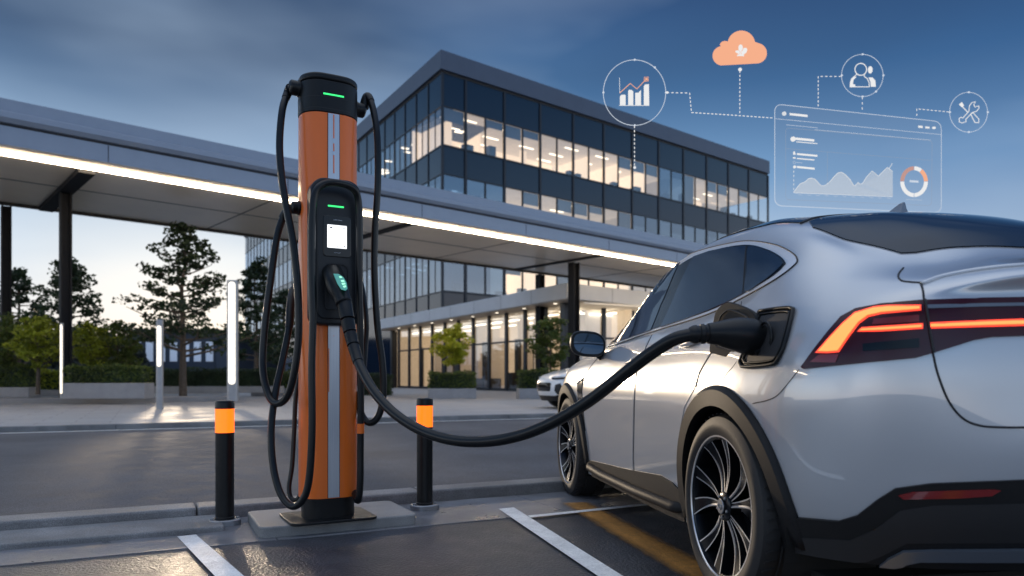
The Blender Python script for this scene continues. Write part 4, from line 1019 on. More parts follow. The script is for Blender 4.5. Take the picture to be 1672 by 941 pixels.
# --- doors: painted panels standing a hair proud, with dark shut lines
FD = [(962, 760), (952, 690), (949, 640), (962, 607), (985, 577), (1063, 548), (1050, 575), (1039.5, 603), (1035, 649), (1033.7, 707), (1033.3, 745), (1034, 785)]
RD = [(1038, 788), (1036.5, 745), (1036.7, 707), (1038, 649), (1042.5, 603), (1053, 575), (1066, 547), (1158, 517), (1210, 493), (1206, 512), (1185, 545), (1160, 577), (1142, 608), (1134, 635), (1118, 665), (1110, 705), (1107, 760), (1107, 800), (1085, 795)]
door1 = patch('door', FD, px_ray, .0025, M_paint, 8); door2 = patch('door', RD, px_ray, .0025, M_paint, 8)
gap = [(1064.5, 547.5), (1051.5, 575), (1041, 603), (1036.5, 649), (1035.2, 707), (1034.8, 745), (1036, 786)]
strip('shut_line', gap, px_ray, .007, -.0008, M_seam)
strip('shut_line', [(1211, 493), (1206.5, 512), (1185, 546), (1161, 578), (1143, 609), (1137, 632)], px_ray, .006, -.0006, M_seam)
strip('shut_line', [(958, 762), (950, 690), (947.5, 640), (960, 606), (984, 575)], px_ray, .006, -.0006, M_seam)
strip('shut_line', [(1203, 590), (1196, 600), (1187, 610), (1180, 622)], px_ray, .004, -.0006, M_seam)
strip('shut_line', [(1305, 603), (1290, 622), (1270, 645), (1252, 654), (1229, 659)], px_ray, .005, -.0006, M_seam)
# door handles
def handle(u, v, parent):
    H = [hit(px_ray, (u - 17, v + 4), .012), hit(px_ray, (u, v), .020), hit(px_ray, (u + 15, v - 5), .013)]
    for sg in (1, -1):
        bm = BM(); q = cr_spline([Vector((h.x * sg, h.y, h.z)) for h in H], 6); tube(bm, q, [.007 + .008 * math.sin(math.pi * k / (len(q) - 1)) for k in range(len(q))], 10)
        obj('handle', bm, M_paint, parent[0] if sg > 0 else parent[1], smooth='all')
handle(1131, 563, door2); handle(1040, 591, door1)
# fender vent
VE = [(943, 618), (952, 616), (951, 640), (953, 668), (957, 704), (954.5, 705), (949, 680), (944, 650)]
v_ = patch('fender_vent', VE, px_ray, .006, M_gloss, 4)
strip('vent_trim', [(944, 626), (949, 622), (951.5, 620)], px_ray, .012, .008, M_trim, v_[0], both=False)
# --- cladding: arches, sills
def arch(a, r0, r1, aa, ab):
    n = 40; O = [(a + r1(k / n) * math.cos(R(aa + (ab - aa) * k / n)), RW + r1(k / n) * math.sin(R(aa + (ab - aa) * k / n))) for k in range(n + 1)]
    I = [(a + r0 * math.cos(R(aa + (ab - aa) * k / n)), RW + r0 * math.sin(R(aa + (ab - aa) * k / n))) for k in range(n + 1)]
    for sg in (-1, 1):
        bm = BM(); prev = None
        for p, q in zip(O, I):
            ho = hit(side_ray, p, .004); hi = hit(side_ray, q, .020)
            if ho is None: 
                continue
            if hi is None: hi = ho + Vector((0, 0, 0))
            hm = hit(side_ray, ((p[0] * .75 + q[0] * .25), (p[1] * .75 + q[1] * .25)), .022) or ho
            hi = Vector((min(hi.x, hm.x + .01), q[0], q[1])); deep = Vector((hi.x + .07, q[0] - (q[0] - a) * .01, q[1]))
            row = [bm.verts.new((v.x * -sg, v.y, v.z)) for v in (ho, hm, hi, deep)]
            if prev:
                for k in range(3): bm.faces.new([prev[k], row[k], row[k + 1], prev[k + 1]])
            prev = row
        bmesh.ops.recalc_face_normals(bm, faces=bm.faces)
        o = obj('arch_trim', bm, M_clad, car, smooth=True, angle=40); sm = o.modifiers.new('t', 'SOLIDIFY'); sm.thickness = .006
arch(0, .425, lambda f: .512, -16, 188)
arch(WB, .425, lambda f: .505, -10, 192)
SILL = [(946, 742), (953, 749), (1033, 768), (1080, 776), (1100, 788), (1114, 803), (1122, 860), (1118, 880), (1040, 840), (968, 798), (946, 775)]
patch('sill_trim', SILL, px_ray, .010, M_clad, 8, thick=.01)
for sg in (-1, 1):
    bm = BM(); tube(bm, [(sg * .90, .46, .30), (sg * .945, .60, .285), (sg * .95, 1.2, .275), (sg * .95, 1.9, .275), (sg * .94, 2.25, .285), (sg * .90, 2.36, .30)], .030, 10); obj('sill_step', bm, M_clad, car, smooth='all')
# --- rear: lights, tailgate line, bumper
LENS = [(1309, 600), (1330, 571), (1352, 543), (1374, 518), (1398, 505), (1440, 497), (1503, 491), (1600, 487), (1700, 485), (1960, 484), (1960, 548), (1700, 548), (1620, 551), (1590, 556), (1555, 567), (1523, 577), (1495, 585), (1420, 592), (1330, 601), (1313, 603)]
lens = patch('tail_light', LENS, px_ray, .006, M_tail, 8, sym=True)[0]
C1 = [(1502, 500.5), (1450, 501.5), (1428, 504), (1398, 513), (1378, 530), (1358, 551), (1336, 576), (1353, 576.5), (1371, 575), (1388, 550), (1404, 529), (1419, 518), (1440, 513), (1470, 510), (1502, 507)]
def grow(P, d):                      # offset a closed outline by d pixels (negative shrinks)
    n = len(P); A = sum(P[i - 1][0] * P[i][1] - P[i][0] * P[i - 1][1] for i in range(n)); s = 1 if A > 0 else -1; out = []
    for i in range(n):
        a, b, c = P[i - 1], P[i], P[(i + 1) % n]; n1 = Vector((b[1] - a[1], a[0] - b[0])).normalized() * s; n2 = Vector((c[1] - b[1], b[0] - c[0])).normalized() * s; m = (n1 + n2); m = m / max(.35, m.length_squared / 2)
        out.append((b[0] + m.x * d, b[1] + m.y * d))
    return out
C2 = [(1403, 542), (1409, 537), (1440, 534.5), (1505, 530), (1505, 536.5), (1440, 541)]
for P_ in (C1, C2):
    patch('light_guide', grow(P_, 1.2), px_ray, .0085, M_tl2, 5, parent=lens, thick=.002)
    patch('light_bar', grow(P_, -1.5), px_ray, .0115, M_tl1, 5, parent=lens, thick=.002)
patch('light_guide', [(1516, 527.5), (1600, 524), (1700, 520.5), (1960, 518.5), (1960, 530.5), (1700, 532.5), (1600, 535), (1516, 537.5)], px_ray, .0085, M_tl2, 5, parent=lens, sym=True, thick=.002)
patch('light_bar', [(1518, 530.3), (1600, 526.8), (1700, 523.5), (1960, 521.5), (1960, 527.5), (1700, 529.5), (1600, 532), (1518, 534.7)], px_ray, .0115, M_tl1, 5, parent=lens, sym=True, thick=.002)
patch('light_trim', [(1513, 499), (1600, 496.5), (1700, 495), (1960, 494), (1960, 499), (1700, 500), (1600, 502), (1513, 505)], px_ray, .009, mat('grey_lens_trim', (.16, .18, .21), .2, coat=1), 6, parent=lens, sym=True, thick=.002)
patch('light_trim', [(1428, 522), (1500, 515), (1500, 526), (1425, 531)], px_ray, .0085, M_refl, 6, parent=lens, thick=.002)
patch('light_trim', [(1410, 562), (1500, 553), (1500, 568), (1410, 574)], px_ray, .0085, M_gloss, 6, parent=lens, thick=.002)
patch('light_trim', [(1325, 592), (1340, 580), (1372, 579), (1366, 593)], px_ray, .0085, M_refl, 6, parent=lens, thick=.002)
strip('shut_line', [(1503, 462), (1507, 475), (1510, 500), (1518, 550), (1524, 580), (1532, 613), (1549, 655), (1572, 683), (1600, 695), (1640, 698), (1700, 698), (1800, 698)], px_ray, .0075, .0003, M_seam)
strip('shut_line', [(1510, 491), (1514, 520), (1519, 552), (1523.5, 577)], px_ray, .008, .0095, M_seam, lens)
strip('shut_line', [(1475, 438), (1468.5, 446), (1467, 453), (1473, 459), (1487, 461), (1503, 462)], px_ray, .007, .0005, M_seam)
BUM = [(1262, 843), (1310, 845), (1370, 850), (1400, 841), (1435, 814), (1462, 797), (1520, 789), (1672, 783), (1980, 781), (1980, 1060), (1672, 1070), (1480, 1040), (1290, 960)]
bump = patch('rear_bumper', BUM, px_ray, .010, M_clad, 12, sym=True, thick=.012)[0]
patch('bumper_inset', [(1290, 875), (1390, 880), (1430, 862), (1470, 832), (1520, 824), (1700, 820), (1980, 820), (1980, 880), (1480, 884), (1440, 905), (1380, 930), (1300, 930)], px_ray, .013, M_seam, 12, parent=bump, sym=True, thick=.004)
patch('reflector', [(1466, 807), (1490, 801.5), (1560, 799), (1622, 797.5), (1631, 799), (1616, 808), (1560, 812), (1475, 813.5)], px_ray, .015, M_refl, 6, parent=bump, thick=.004)
patch('skid_plate', [(1425, 930), (1450, 908), (1474, 895), (1520, 893), (1700, 891), (1980, 890), (1980, 908), (1700, 910), (1500, 911), (1478, 916), (1455, 932)], px_ray, .024, M_chrg, 8, parent=bump, sym=True, thick=.012)
# spoiler lip under-edge
strip('spoiler_edge', [(1505, 464), (1540, 452), (1600, 441), (1672, 434), (1760, 430), (1850, 429)], px_ray, .016, .002, M_paint)
# antenna fin
bm = BM(); f0 = [(0, .34, 1.700), (0, .17, 1.695)]
q = [[(-.030, .15, 1.68), (.030, .15, 1.68), (.024, .36, 1.70), (-.024, .36, 1.70)], [(-.013, .152, 1.715), (.013, .152, 1.715), (.010, .27, 1.716), (-.010, .27, 1.716)], [(-.006, .154, 1.746), (.006, .154, 1.746), (.005, .185, 1.744), (-.005, .185, 1.744)]]
vs = [[bm.verts.new(p) for p in r_] for r_ in q]
for a_, b_ in zip(vs, vs[1:]):
    for k in range(4): bm.faces.new([a_[k], a_[(k + 1) % 4], b_[(k + 1) % 4], b_[k]])
bm.faces.new(vs[-1]); bm.faces.new(vs[0][::-1]); obj('antenna_fin', bm, mat('fin_blue_grey', (.22, .26, .32), .3, coat=.5), car, bevel=.004, seg=3, smooth=True)
# --- wing mirrors
def mirror_pair():
    for sg in (-1, 1):
        bm = BM()
        ell = lambda w_, h_, y, cx, cz, sk=0: [bm.verts.new((sg * (cx + w_ * (abs(math.cos(a)) ** .7) * (1 if math.cos(a) > 0 else -1)), y, cz + h_ * (abs(math.sin(a)) ** .75) * (1 if math.sin(a) > 0 else -1) + sk * math.cos(a))) for a in [2 * math.pi * k / 24 for k in range(24)]]
        rr_ = [ell(.118, .082, 1.93, 1.035, 1.165, .014), ell(.124, .088, 1.945, 1.035, 1.165, .014), ell(.120, .086, 2.0, 1.03, 1.163, .012), ell(.095, .066, 2.08, 1.02, 1.16, .01), ell(.05, .035, 2.13, 1.01, 1.158, .0)]
        for a_, b_ in zip(rr_, rr_[1:]):
            for k in range(24): bm.faces.new([a_[k], a_[(k + 1) % 24], b_[(k + 1) % 24], b_[k]])
        bm.faces.new(rr_[0]); bm.faces.new(rr_[-1]); bmesh.ops.recalc_face_normals(bm, faces=bm.faces)
        o = obj('wing_mirror', bm, M_blackp, car, smooth=True, angle=50)
        bm = BM(); e_ = [bm.verts.new((sg * (1.035 + .104 * (abs(math.cos(a)) ** .7) * (1 if math.cos(a) > 0 else -1)), 1.927, 1.165 + .070 * (abs(math.sin(a)) ** .75) * (1 if math.sin(a) > 0 else -1) + .012 * math.cos(a))) for a in [2 * math.pi * k / 24 for k in range(24)]]
        bm.faces.new(e_); obj('mirror_glass', bm, mat('mirror_glass', (.10, .125, .16), .03, metal=1), o)
        bm = BM(); tube(bm, [(sg * .97, 2.0, 1.12), (sg * .92, 2.02, 1.085), (sg * .86, 2.05, 1.075)], [.030, .032, .04], 10); obj('mirror_arm', bm, M_blackp, o, smooth='all')
mirror_pair()
# --- wheels
def wheel(x, y):
    sg = -1 if x < 0 else 1
    e = bpy.data.objects.new('wheel', None); C.objects.link(e); e.parent = car; e.location = (x, y, RW); e.rotation_euler = (0, 0, 0 if sg < 0 else math.pi)
    # local: outer face towards -x
    Mw = Matrix.Rotation(R(-90), 4, 'Y')       # lathe axis z -> -x
    bm = BM(); lathe(bm, [(.296, -.125), (.345, -.128), (.378, -.118), (.389, -.09), (.391, -.055), (.386, -.052), (.386, -.046), (.3915, -.042), (.3915, .042), (.386, .046), (.386, .052), (.391, .055), (.389, .09), (.378, .118), (.350, .130), (.330, .131), (.322, .127), (.300, .124), (.295, .118)], 72, Mw, caps=False)
    for k in range(60):
        a = 2 * math.pi * k / 60; Mk = Mw @ Matrix.Rotation(a, 4, 'Z') @ Matrix.Translation((.3895, 0, 0))
        box(bm, -.002, .0035, -.0035, .0035, .060, .112, Mk @ Matrix.Rotation(R(16), 4, 'X')); box(bm, -.002, .0035, -.0035, .0035, -.112, -.060, Mk @ Matrix.Rotation(R(-16), 4, 'X'))
    ty = obj('tyre', bm, M_tyre, e, smooth=True, angle=45)
    bm = BM(); lathe(bm, [(.290, -.11), (.275, -.10), (.270, .06), (.283, .112), (.294, .120), (.300, .118)], 64, Mw, caps=False)
    lathe(bm, [(.30, -.06), (.001, -.058)], 40, Mw, caps=False); rim = obj('rim', bm, M_rimd, e, smooth=True)
    bm = BM(); lathe(bm, [(.292, .1195), (.294, .1235), (.300, .124), (.303, .122), (.303, .118)], 72, Mw, caps=False); obj('rim_lip', bm, M_lip, rim, smooth=True)
    bd = BM(); bb = BM(); bmid = BM()
    for k in range(5):
        for j, off in enumerate((-1, 1)):
            a0 = 2 * math.pi * k / 5 + R(7)
            ah = a0 + off * R(12); ar = a0 + off * R(16 if j else 18) + R(5); ws = (.010, .018, .038 if j else .031)
            P = []
            for f in (0, .5, 1.0):
                r_ = .055 + (.287 - .055) * f; an = ah + (ar - ah) * (f ** 1.3); P.append((Vector((r_ * math.cos(an), r_ * math.sin(an), .096 + .020 * f - .018 * math.sin(math.pi * f))), an, ws[int(f * 2)]))
            Q = []
            for f in range(9):
                t = f / 8; w0, w1, w2 = (1 - t) ** 2, 2 * t * (1 - t), t * t; r_ = .050 + .238 * t; an = ah + (ar - ah) * t * t; Q.append((Vector((r_ * math.cos(an), r_ * math.sin(an), .098 + .018 * t - .020 * math.sin(math.pi * t))), an, w0 * P[0][2] + w1 * P[1][2] * .8 + w2 * P[2][2]))
            rows = []; rowt = []; rowm = []
            for p, an, w_ in Q:
                n_ = Vector((-math.sin(an), math.cos(an), 0)); sk = -off * .35
                l_ = p - n_ * w_; r2 = p + n_ * w_
                l_.z += -.005 * (1 if off > 0 else 0); r2.z += -.005 * (1 if off < 0 else 0)
                rows.append([bd.verts.new(Mw @ q) for q in (l_ - Vector((0, 0, .001)), r2 - Vector((0, 0, .001)), r2 + n_ * .006 - Vector((0, 0, .06)), l_ - n_ * .006 - Vector((0, 0, .06)))])
                eg = min(.0055, w_ * .45); rowt.append([bb.verts.new(Mw @ q) for q in (l_, l_ + n_ * eg, r2 - n_ * eg, r2)]); rowm.append([bmid.verts.new(Mw @ (q - Vector((0, 0, .0015)))) for q in (l_ + n_ * eg, r2 - n_ * eg)])
            for A, B in zip(rows, rows[1:]):
                for q in range(4): bd.faces.new([A[q], A[(q + 1) % 4], B[(q + 1) % 4], B[q]])
            for A, B in zip(rowt, rowt[1:]): bb.faces.new([A[0], B[0], B[1], A[1]]); bb.faces.new([A[2], B[2], B[3], A[3]])
            for A, B in zip(rowm, rowm[1:]): bmid.faces.new([A[0], B[0], B[1], A[1]])
    bmesh.ops.recalc_face_normals(bd, faces=bd.faces)
    for f in bb.faces:
        pass
    bmesh.ops.recalc_face_normals(bb, faces=bb.faces)
    obj('spoke', bd, M_rimd, rim, smooth=True, angle=30); obj('spoke_edge', bb, M_lip, rim, smooth=True); bmesh.ops.recalc_face_normals(bmid, faces=bmid.faces); obj('spoke_face', bmid, M_rimb, rim, smooth=True)
    bm = BM(); lathe(bm, [(.062, .05), (.062, .098), (.054, .104), (.034, .106), (.033, .112), (.030, .114), (.001, .115)], 32, Mw); obj('hub', bm, M_rimd, rim, smooth=True)
    bm = BM(); lathe(bm, [(.031, .1142), (.029, .1165), (.001, .117)], 28, Mw); tube(bm, [Mw @ Vector((.012 * math.cos(a), .012 * math.sin(a), .118)) for a in [R(40 + 280 * k / 12) for k in range(13)]], .0022, 6); obj('hub_cap', bm, M_steel, rim, smooth=True)
    bm = BM()
    for k in range(5): lathe(bm, [(.007, .09), (.007, .110), (.004, .112)], 6, Mw @ Matrix.Rotation(R(72 * k + 36), 4, 'Z') @ Matrix.Translation((.046, 0, 0)))
    obj('wheel_nut', bm, M_steel, rim)
    bm = BM(); lathe(bm, [(.19, -.03), (.19, .0), (.001, .0)], 40, Mw, caps=False); obj('brake_disc', bm, M_steel, rim, smooth=True)
    return e
for x in (-.855, .855):
    for y in (0, WB): wheel(x, y)
# --- front (faces the plaza; seen on the second car)
patch('headlight', [(.38, .865), (.55, .872), (.72, .885), (.82, .90), (.86, .87), (.80, .80), (.60, .79), (.42, .80)], lambda p: front_ray((-p[0], p[1])), .006, M_gloss, .03)
for o_ in [o for o in children(car) if o.name.startswith('headlight')]:
    sg = -1 if o_.data.vertices[0].co.x < 0 else 1
    bm = BM(); H = [hit(front_ray, (-x, z), .012) for x, z in ((.44, .845), (.58, .85), (.72, .86), (.80, .872))]; tube(bm, [Vector((h.x * -sg, h.y, h.z)) for h in H], .010, 8); obj('lamp', bm, mat('daytime_lamp', (.9, .92, .95), .2, spec=.8), o_, smooth='all')
patch('grille', [(.05, .72), (-.35, .72), (-.45, .70), (-.42, .52), (-.38, .48), (.05, .48)], front_ray, .005, M_gloss, .04, sym=True)
patch('air_intake', [(.60, .66), (.74, .70), (.80, .60), (.76, .42), (.62, .40), (.56, .5)], lambda p: front_ray((-p[0], p[1])), .006, M_matte, .03)
patch('front_bumper', [(.05, .36), (-.5, .36), (-.72, .40), (-.84, .46), (-.84, .22), (.05, .22)], front_ray, .008, M_clad, .04, sym=True, thick=.01)
strip('shut_line', [(-.86, 3.15), (-.80, 2.95), (-.775, 2.7), (-.76, 2.5), (-.72, 2.38)], top_ray, .006, 0, M_seam)

second = copy_tree(car)          # before the charge port is opened on the first one
second['label'] = 'white car parked beyond the front wheel of the silver car, only its nose showing'; second.name = 'parked_car'
p2 = gp(924, 669, .1)
M_white_car = mat('white_car_paint', (.80, .81, .82), .3, coat=1.0)
def repaint(o):
    if o.type == 'MESH':
        for s_ in o.material_slots:
            if s_.material == M_paint: s_.link = 'OBJECT'; s_.material = M_white_car
    for c_ in children(o): repaint(c_)
repaint(second)
rz2 = R(112); fw2 = Vector((-math.sin(rz2), math.cos(rz2), 0)); lf2 = Vector((-fw2.y, fw2.x, 0))
second.rotation_euler = (0, 0, rz2); second.location = Vector((p2.x, p2.y, .10)) - fw2 * 3.42 - lf2 * .78
# --- charge port (rim, recess, flap)
PO = smooth2([(1240, 515), (1250, 508.5), (1285, 504.5), (1296, 506), (1297, 512), (1285, 560), (1273, 588), (1262, 596), (1220, 600), (1212, 596), (1212, 588), (1226, 560)], 4)
port = patch('charge_port', PO, px_ray, .005, M_gloss, 5, both=False, thick=.006)[0]
cpx, cpy = 1254, 552
PI_ = [(cpx + (x - cpx) * .80, cpy + (y - cpy) * .82) for x, y in PO]
patch('port_recess', PI_, px_ray, .0075, M_seam, 5, parent=port, both=False, thick=.002)
bm = BM(); H = [hit(px_ray, p, .009) for p in PO]; tube(bm, [h for h in H if h], .007, 8, closed=True); H = [hit(px_ray, (cpx + (x - cpx) * .86, cpy + (y - cpy) * .87), .010) for x, y in PO]; tube(bm, [h for h in H if h], .004, 8, closed=True); obj('port_rim', bm, M_blackp, port, smooth='all')
bm = BM(); n_in = hit(px_ray, (cpx, cpy), 0); n_ax = Vector((-1, 0, 0))
for r_, w_ in ((.052, .010), (.040, .006)):
    tube(bm, [n_in + Vector((-.012, r_ * math.cos(a), r_ * 1.15 * math.sin(a))) for a in [2 * math.pi * k / 28 for k in range(28)]], w_ * .5, 8, closed=True)
obj('socket_ring', bm, M_blackp, port, smooth='all')
# flap: hinged at the front edge of the port, swung wide open
FL = smooth2([(1158, 574), (1162, 540), (1167, 512), (1176, 500), (1187, 493.5), (1200, 496), (1222, 505), (1232, 514), (1234, 530), (1229, 560), (1218, 578), (1206, 585), (1196, 586), (1166, 578)], 4)
def plane_pt(p, s0, slope):        # plane x = -(s0 + slope*(t-.02))
    o_, d_ = px_ray(p); k = (-(s0 - slope * .0) - o_.x - 0) / d_.x
    for _ in range(8):
        q = o_ + d_ * k; tgt = -(s0 + slope * (q.y + .05)); k += (tgt - q.x) / d_.x
    return o_ + d_ * k
bm = BM(); A = [bm.verts.new(plane_pt(p, .955, .22)) for p in FL]; B = [bm.verts.new(v.co + Vector((.012, -.004, 0))) for v in A]
bm.faces.new(A); bm.faces.new(B[::-1])
for k in range(len(A)): bm.faces.new([A[k], B[k], B[(k + 1) % len(A)], A[(k + 1) % len(A)]])
bmesh.ops.recalc_face_normals(bm, faces=bm.faces); flap = obj('port_flap', bm, M_blackp, car, bevel=.003, smooth=True)
bm = BM(); tube(bm, [plane_pt((1197 + (x - 1197) * .72, 540 + (y - 540) * .72), .960, .22) for x, y in FL], .004, 8, closed=True); obj('flap_seal', bm, M_matte, flap, smooth='all')
bm = BM(); tube(bm, [plane_pt((1230, 545), .95, .22), CARI @ at(1240, 545, 2.98)], .014, 8); obj('flap_hinge', bm, M_blackp, flap, smooth='all')
# ---------------------------------------------------------------- the cable in use
ph = CM @ Vector((.012, yc - .012, zz(466)))                         # holster mouth
def lp(u, v, D): return at(u, v, D)
plug_path = [lp(551, 447, 4.30), lp(556, 470, 4.235), lp(562, 492, 4.185)]
end = [(562, 492, 4.185), (566, 515, 4.15), (572, 545, 4.12), (580, 575, 4.07), (590, 603, 4.0), (612, 641, 3.9), (645, 676, 3.79), (690, 704, 3.66), (740, 719, 3.53), (795, 721, 3.42), (850, 711, 3.31), (905, 689, 3.20), (960, 656, 3.10), (1010, 618, 3.00), (1055, 583, 2.92), (1095, 557, 2.85), (1120, 548.5, 2.83), (1140, 546, 2.825)]
cab = thing('charging_lead', 'thick black charging lead sagging from the charger console to the car', 'cable', lp(562, 492, 4.185))
P = cable_pts(end, 10)
bm = BM(); tube(bm, P, .0265, 20); obj('cable_jacket', bm, M_rubber, cab, smooth='all', world=True)
# handle in the holster
hp = cr_spline([lp(543, 444, 4.33), lp(549, 462, 4.25), lp(556, 480, 4.20), lp(562, 496, 4.17)], 8); k = len(hp)
bm = BM(); tube(bm, hp, [.054 + .010 * math.sin(math.pi * min(1, j / (k - 1) * 1.3)) - .008 * (j / (k - 1)) for j in range(k)], 20); hdl = obj('plug_handle', bm, M_blackp, cab, smooth='all', world=True)
# long bent shell towards the socket
bm = BM(); q = cr_spline([lp(538, 458, 4.40), lp(540, 447, 4.35), lp(548, 455, 4.27), lp(556, 474, 4.215)], 6); tube(bm, q, [.060 - .0006 * j for j in range(len(q))], 20); obj('plug_shell', bm, M_blackp, hdl, smooth='all', world=True)
q = [p for p in P if True][2:16]
for i0, i1, r_ in ((0, 12, .043), (13, 19, .039), (20, 26, .036), (27, 36, .0325)):
    seg_ = P[i0:i1 + 1]; bm = BM(); n_ = len(seg_); tube(bm, [seg_[0]] + seg_ + [seg_[-1]], [r_ * .8] + [r_ - .003 * j / n_ for j in range(n_)] + [r_ * .8], 20); obj('strain_relief', bm, M_blackp, cab, smooth=True, world=True, angle=40)
# green lit label on top of the handle: a curved patch on the side turned to the viewer
M_lbl = mat('green_label', (.10, .32, .30), .25, emit=(.08, .45, .34), estr=.35); M_lbl2 = mat('lit_label_mark', (.5, .9, .7), .3, emit=(.35, 1, .55), estr=.8)
def lblpt(u, v, dz): return at(u, v, dz)
def dep(v): return 4.222 - (v - 450) * .0016
bm = BM(); LB_ = [(544, 447), (553, 447.5), (561, 453), (566, 462), (567.5, 472), (564, 475), (557, 473), (551, 464)]
A = [bm.verts.new(at(u, v, dep(v) - .062)) for u, v in LB_]; B = [bm.verts.new(at(u, v, dep(v) - .01)) for u, v in LB_]; n_ = len(A)
bm.faces.new(A)
for k in range(n_): bm.faces.new([A[k], B[k], B[(k + 1) % n_], A[(k + 1) % n_]])
bmesh.ops.recalc_face_normals(bm, faces=bm.faces); lab = obj('plug_label', bm, M_lbl, hdl, world=True, bevel=.003)
bm = BM()
for pts in ([(553, 451.5), (557, 451), (559, 453.5), (555, 454.5)], [(556, 458), (561, 457), (563, 460), (558, 461)], [(557.5, 462.5), (563, 461.5), (564.5, 464.5), (559, 465.5)], [(559.5, 467), (564.5, 466), (565.5, 469), (561.5, 470)]):
    bm.faces.new([bm.verts.new(at(u, v, dep(v) - .0645)) for u, v in pts])
obj('label_mark', bm, M_lbl2, lab, world=True)
# connector at the car
cx_ = [(1128, 547, 2.835, .031), (1133, 546.5, 2.828, .036), (1138, 546, 2.826, .036), (1139, 546, 2.826, .033), (1143, 545.8, 2.825, .033), (1144, 545.8, 2.825, .038), (1150, 545.3, 2.824, .039), (1151, 545.3, 2.824, .035), (1155, 545, 2.824, .035), (1156, 545, 2.824, .040), (1172, 544.5, 2.825, .045), (1180, 545, 2.827, .052), (1192, 545.5, 2.832, .060), (1205, 546.5, 2.836, .067), (1220, 549, 2.845, .071), (1235, 553, 2.857, .070), (1249, 557, 2.872, .064), (1262, 559, 2.89, .054)]
bm = BM(); tube(bm, [at(u, v, D) for u, v, D, r_ in cx_], [r_ for *_, r_ in cx_], 28); con = obj('connector', bm, M_blackp, cab, smooth=True, world=True, angle=45)
bm = BM(); tube(bm, cable_pts([(1236, 572, 2.80), (1242, 582, 2.82), (1248, 590, 2.85), (1251, 592, 2.90)], 5), [.012] * 15 + [.010], 10); obj('latch', bm, M_blackp, con, smooth=True, world=True)

# ---------------------------------------------------------------- floating luminous data display beyond the car
def emi(name, c, s, a=1.0): return mat(name, (.01, .01, .01), .9, spec=.0, emit=c, estr=s / max(a, .01) * a, alpha=a)
H_w = emi('luminous_white', (1, 1, 1), .85, .90); H_l = emi('luminous_line', (.80, .88, 1), .80, .75); H_o = emi('luminous_peach', (1.0, .47, .28), .92); H_of = emi('luminous_peach_faint', (1, .50, .36), .60, .6)
H_f = emi('luminous_film', (.75, .85, 1), .45, .05); H_g = emi('luminous_graph', (.9, .95, 1), .70, .32)
HA, HB = Vector((2.86, 8.0, 0)), Vector((5.34, 9.14, 0)); hd = (HB - HA).normalized(); hn = Vector((-hd.y, hd.x, 0))
def hp2(u, v, off=0.0):
    d = Vector(((u - CX) / FPX, 1, (YH - v) / FPX)); k = HA.dot(hn) / d.dot(hn); q = d * k; q.z += CAMH; return q - hn * off
def hthing(name, label, u, v): return thing(name, label, 'luminous display', hp2(u, v), 0, 'floating luminous display pieces')
def hline(bm, pts, wd=1.3, closed=False):
    r_ = wd * .38 * 8.5 / FPX; tube(bm, [hp2(u, v) for u, v in pts], r_, 6, closed=closed)
def hfill(bm, pts, off=.006, th=.004):
    A = [bm.verts.new(hp2(u, v, off)) for u, v in pts]; B = [bm.verts.new(hp2(u, v, off - th)) for u, v in pts]; n = len(A)
    bm.faces.new(A); bm.faces.new(B[::-1])
    for k in range(n): bm.faces.new([A[k], B[k], B[(k + 1) % n], A[(k + 1) % n]])
def circ(cx, cy, r, n=48, a0=0, a1=360, ry=None): return [(cx + r * math.cos(R(a0 + (a1 - a0) * k / n)), cy + (ry or r) * math.sin(R(a0 + (a1 - a0) * k / n))) for k in range(n + (0 if a1 - a0 == 360 else 1))]
def hobj(name, m, parent, lines=(), fills=(), closed=(), smooth=False):
    bm = BM()
    for l_ in lines: hline(bm, l_[0], l_[1])
    for l_ in closed: hline(bm, l_[0], l_[1], True)
    for f_ in fills: hfill(bm, f_)
    bmesh.ops.recalc_face_normals(bm, faces=bm.faces); return obj(name, bm, m, parent, world=True)
def dash(bm, pts, wd=1.6, on=3.2, offl=3.2):
    for a, b in zip(pts, pts[1:]):
        L_ = math.hypot(b[0] - a[0], b[1] - a[1]); n = max(1, int(L_ / (on + offl)))
        for k in range(n):
            t0 = k / n; t1 = t0 + (on / L_); hline(bm, [(a[0] + (b[0] - a[0]) * t, a[1] + (b[1] - a[1]) * t) for t in (t0, min(1, t1))], wd)
def connector_(label, pts, m=None, ends=()):
    t = hthing('dotted_line', label, *pts[0]); bm = BM(); dash(bm, pts)
    for e_ in ends: hfill(bm, circ(e_[0], e_[1], e_[2], 10))
    bmesh.ops.recalc_face_normals(bm, faces=bm.faces); obj('dot_pattern', bm, m or H_w, t, world=True)
# window panel
def rq(tl, tr, br, bl, r=10, n=6):
    out = []
    cs = [tl, tr, br, bl]
    for i in range(4):
        p = Vector((*cs[i], 0)); a = (Vector((*cs[i - 1], 0)) - p).normalized() * r; b = (Vector((*cs[(i + 1) % 4], 0)) - p).normalized() * r
        for k in range(n + 1):
            t = k / n; q = (p + a) * (1 - t) ** 2 + p * 2 * t * (1 - t) + (p + b) * t ** 2; out.append((q.x, q.y))
    return out
pan = hthing('data_panel', 'large translucent window panel with area graph and ring chart above the car roof', 1400, 260)
OUT = rq((1265, 170), (1537, 199), (1537, 348), (1265, 336), 13)
hobj('panel_film', H_f, pan, fills=[OUT]); hobj('panel_border', H_l, pan, closed=[(OUT, 1.2)])
hobj('panel_rule', H_l, pan, lines=[([(1266, 194), (1537, 220)], .9), ([(1284, 204), (1335, 209)], .8), ([(1330, 212), (1520, 229)], .7)])
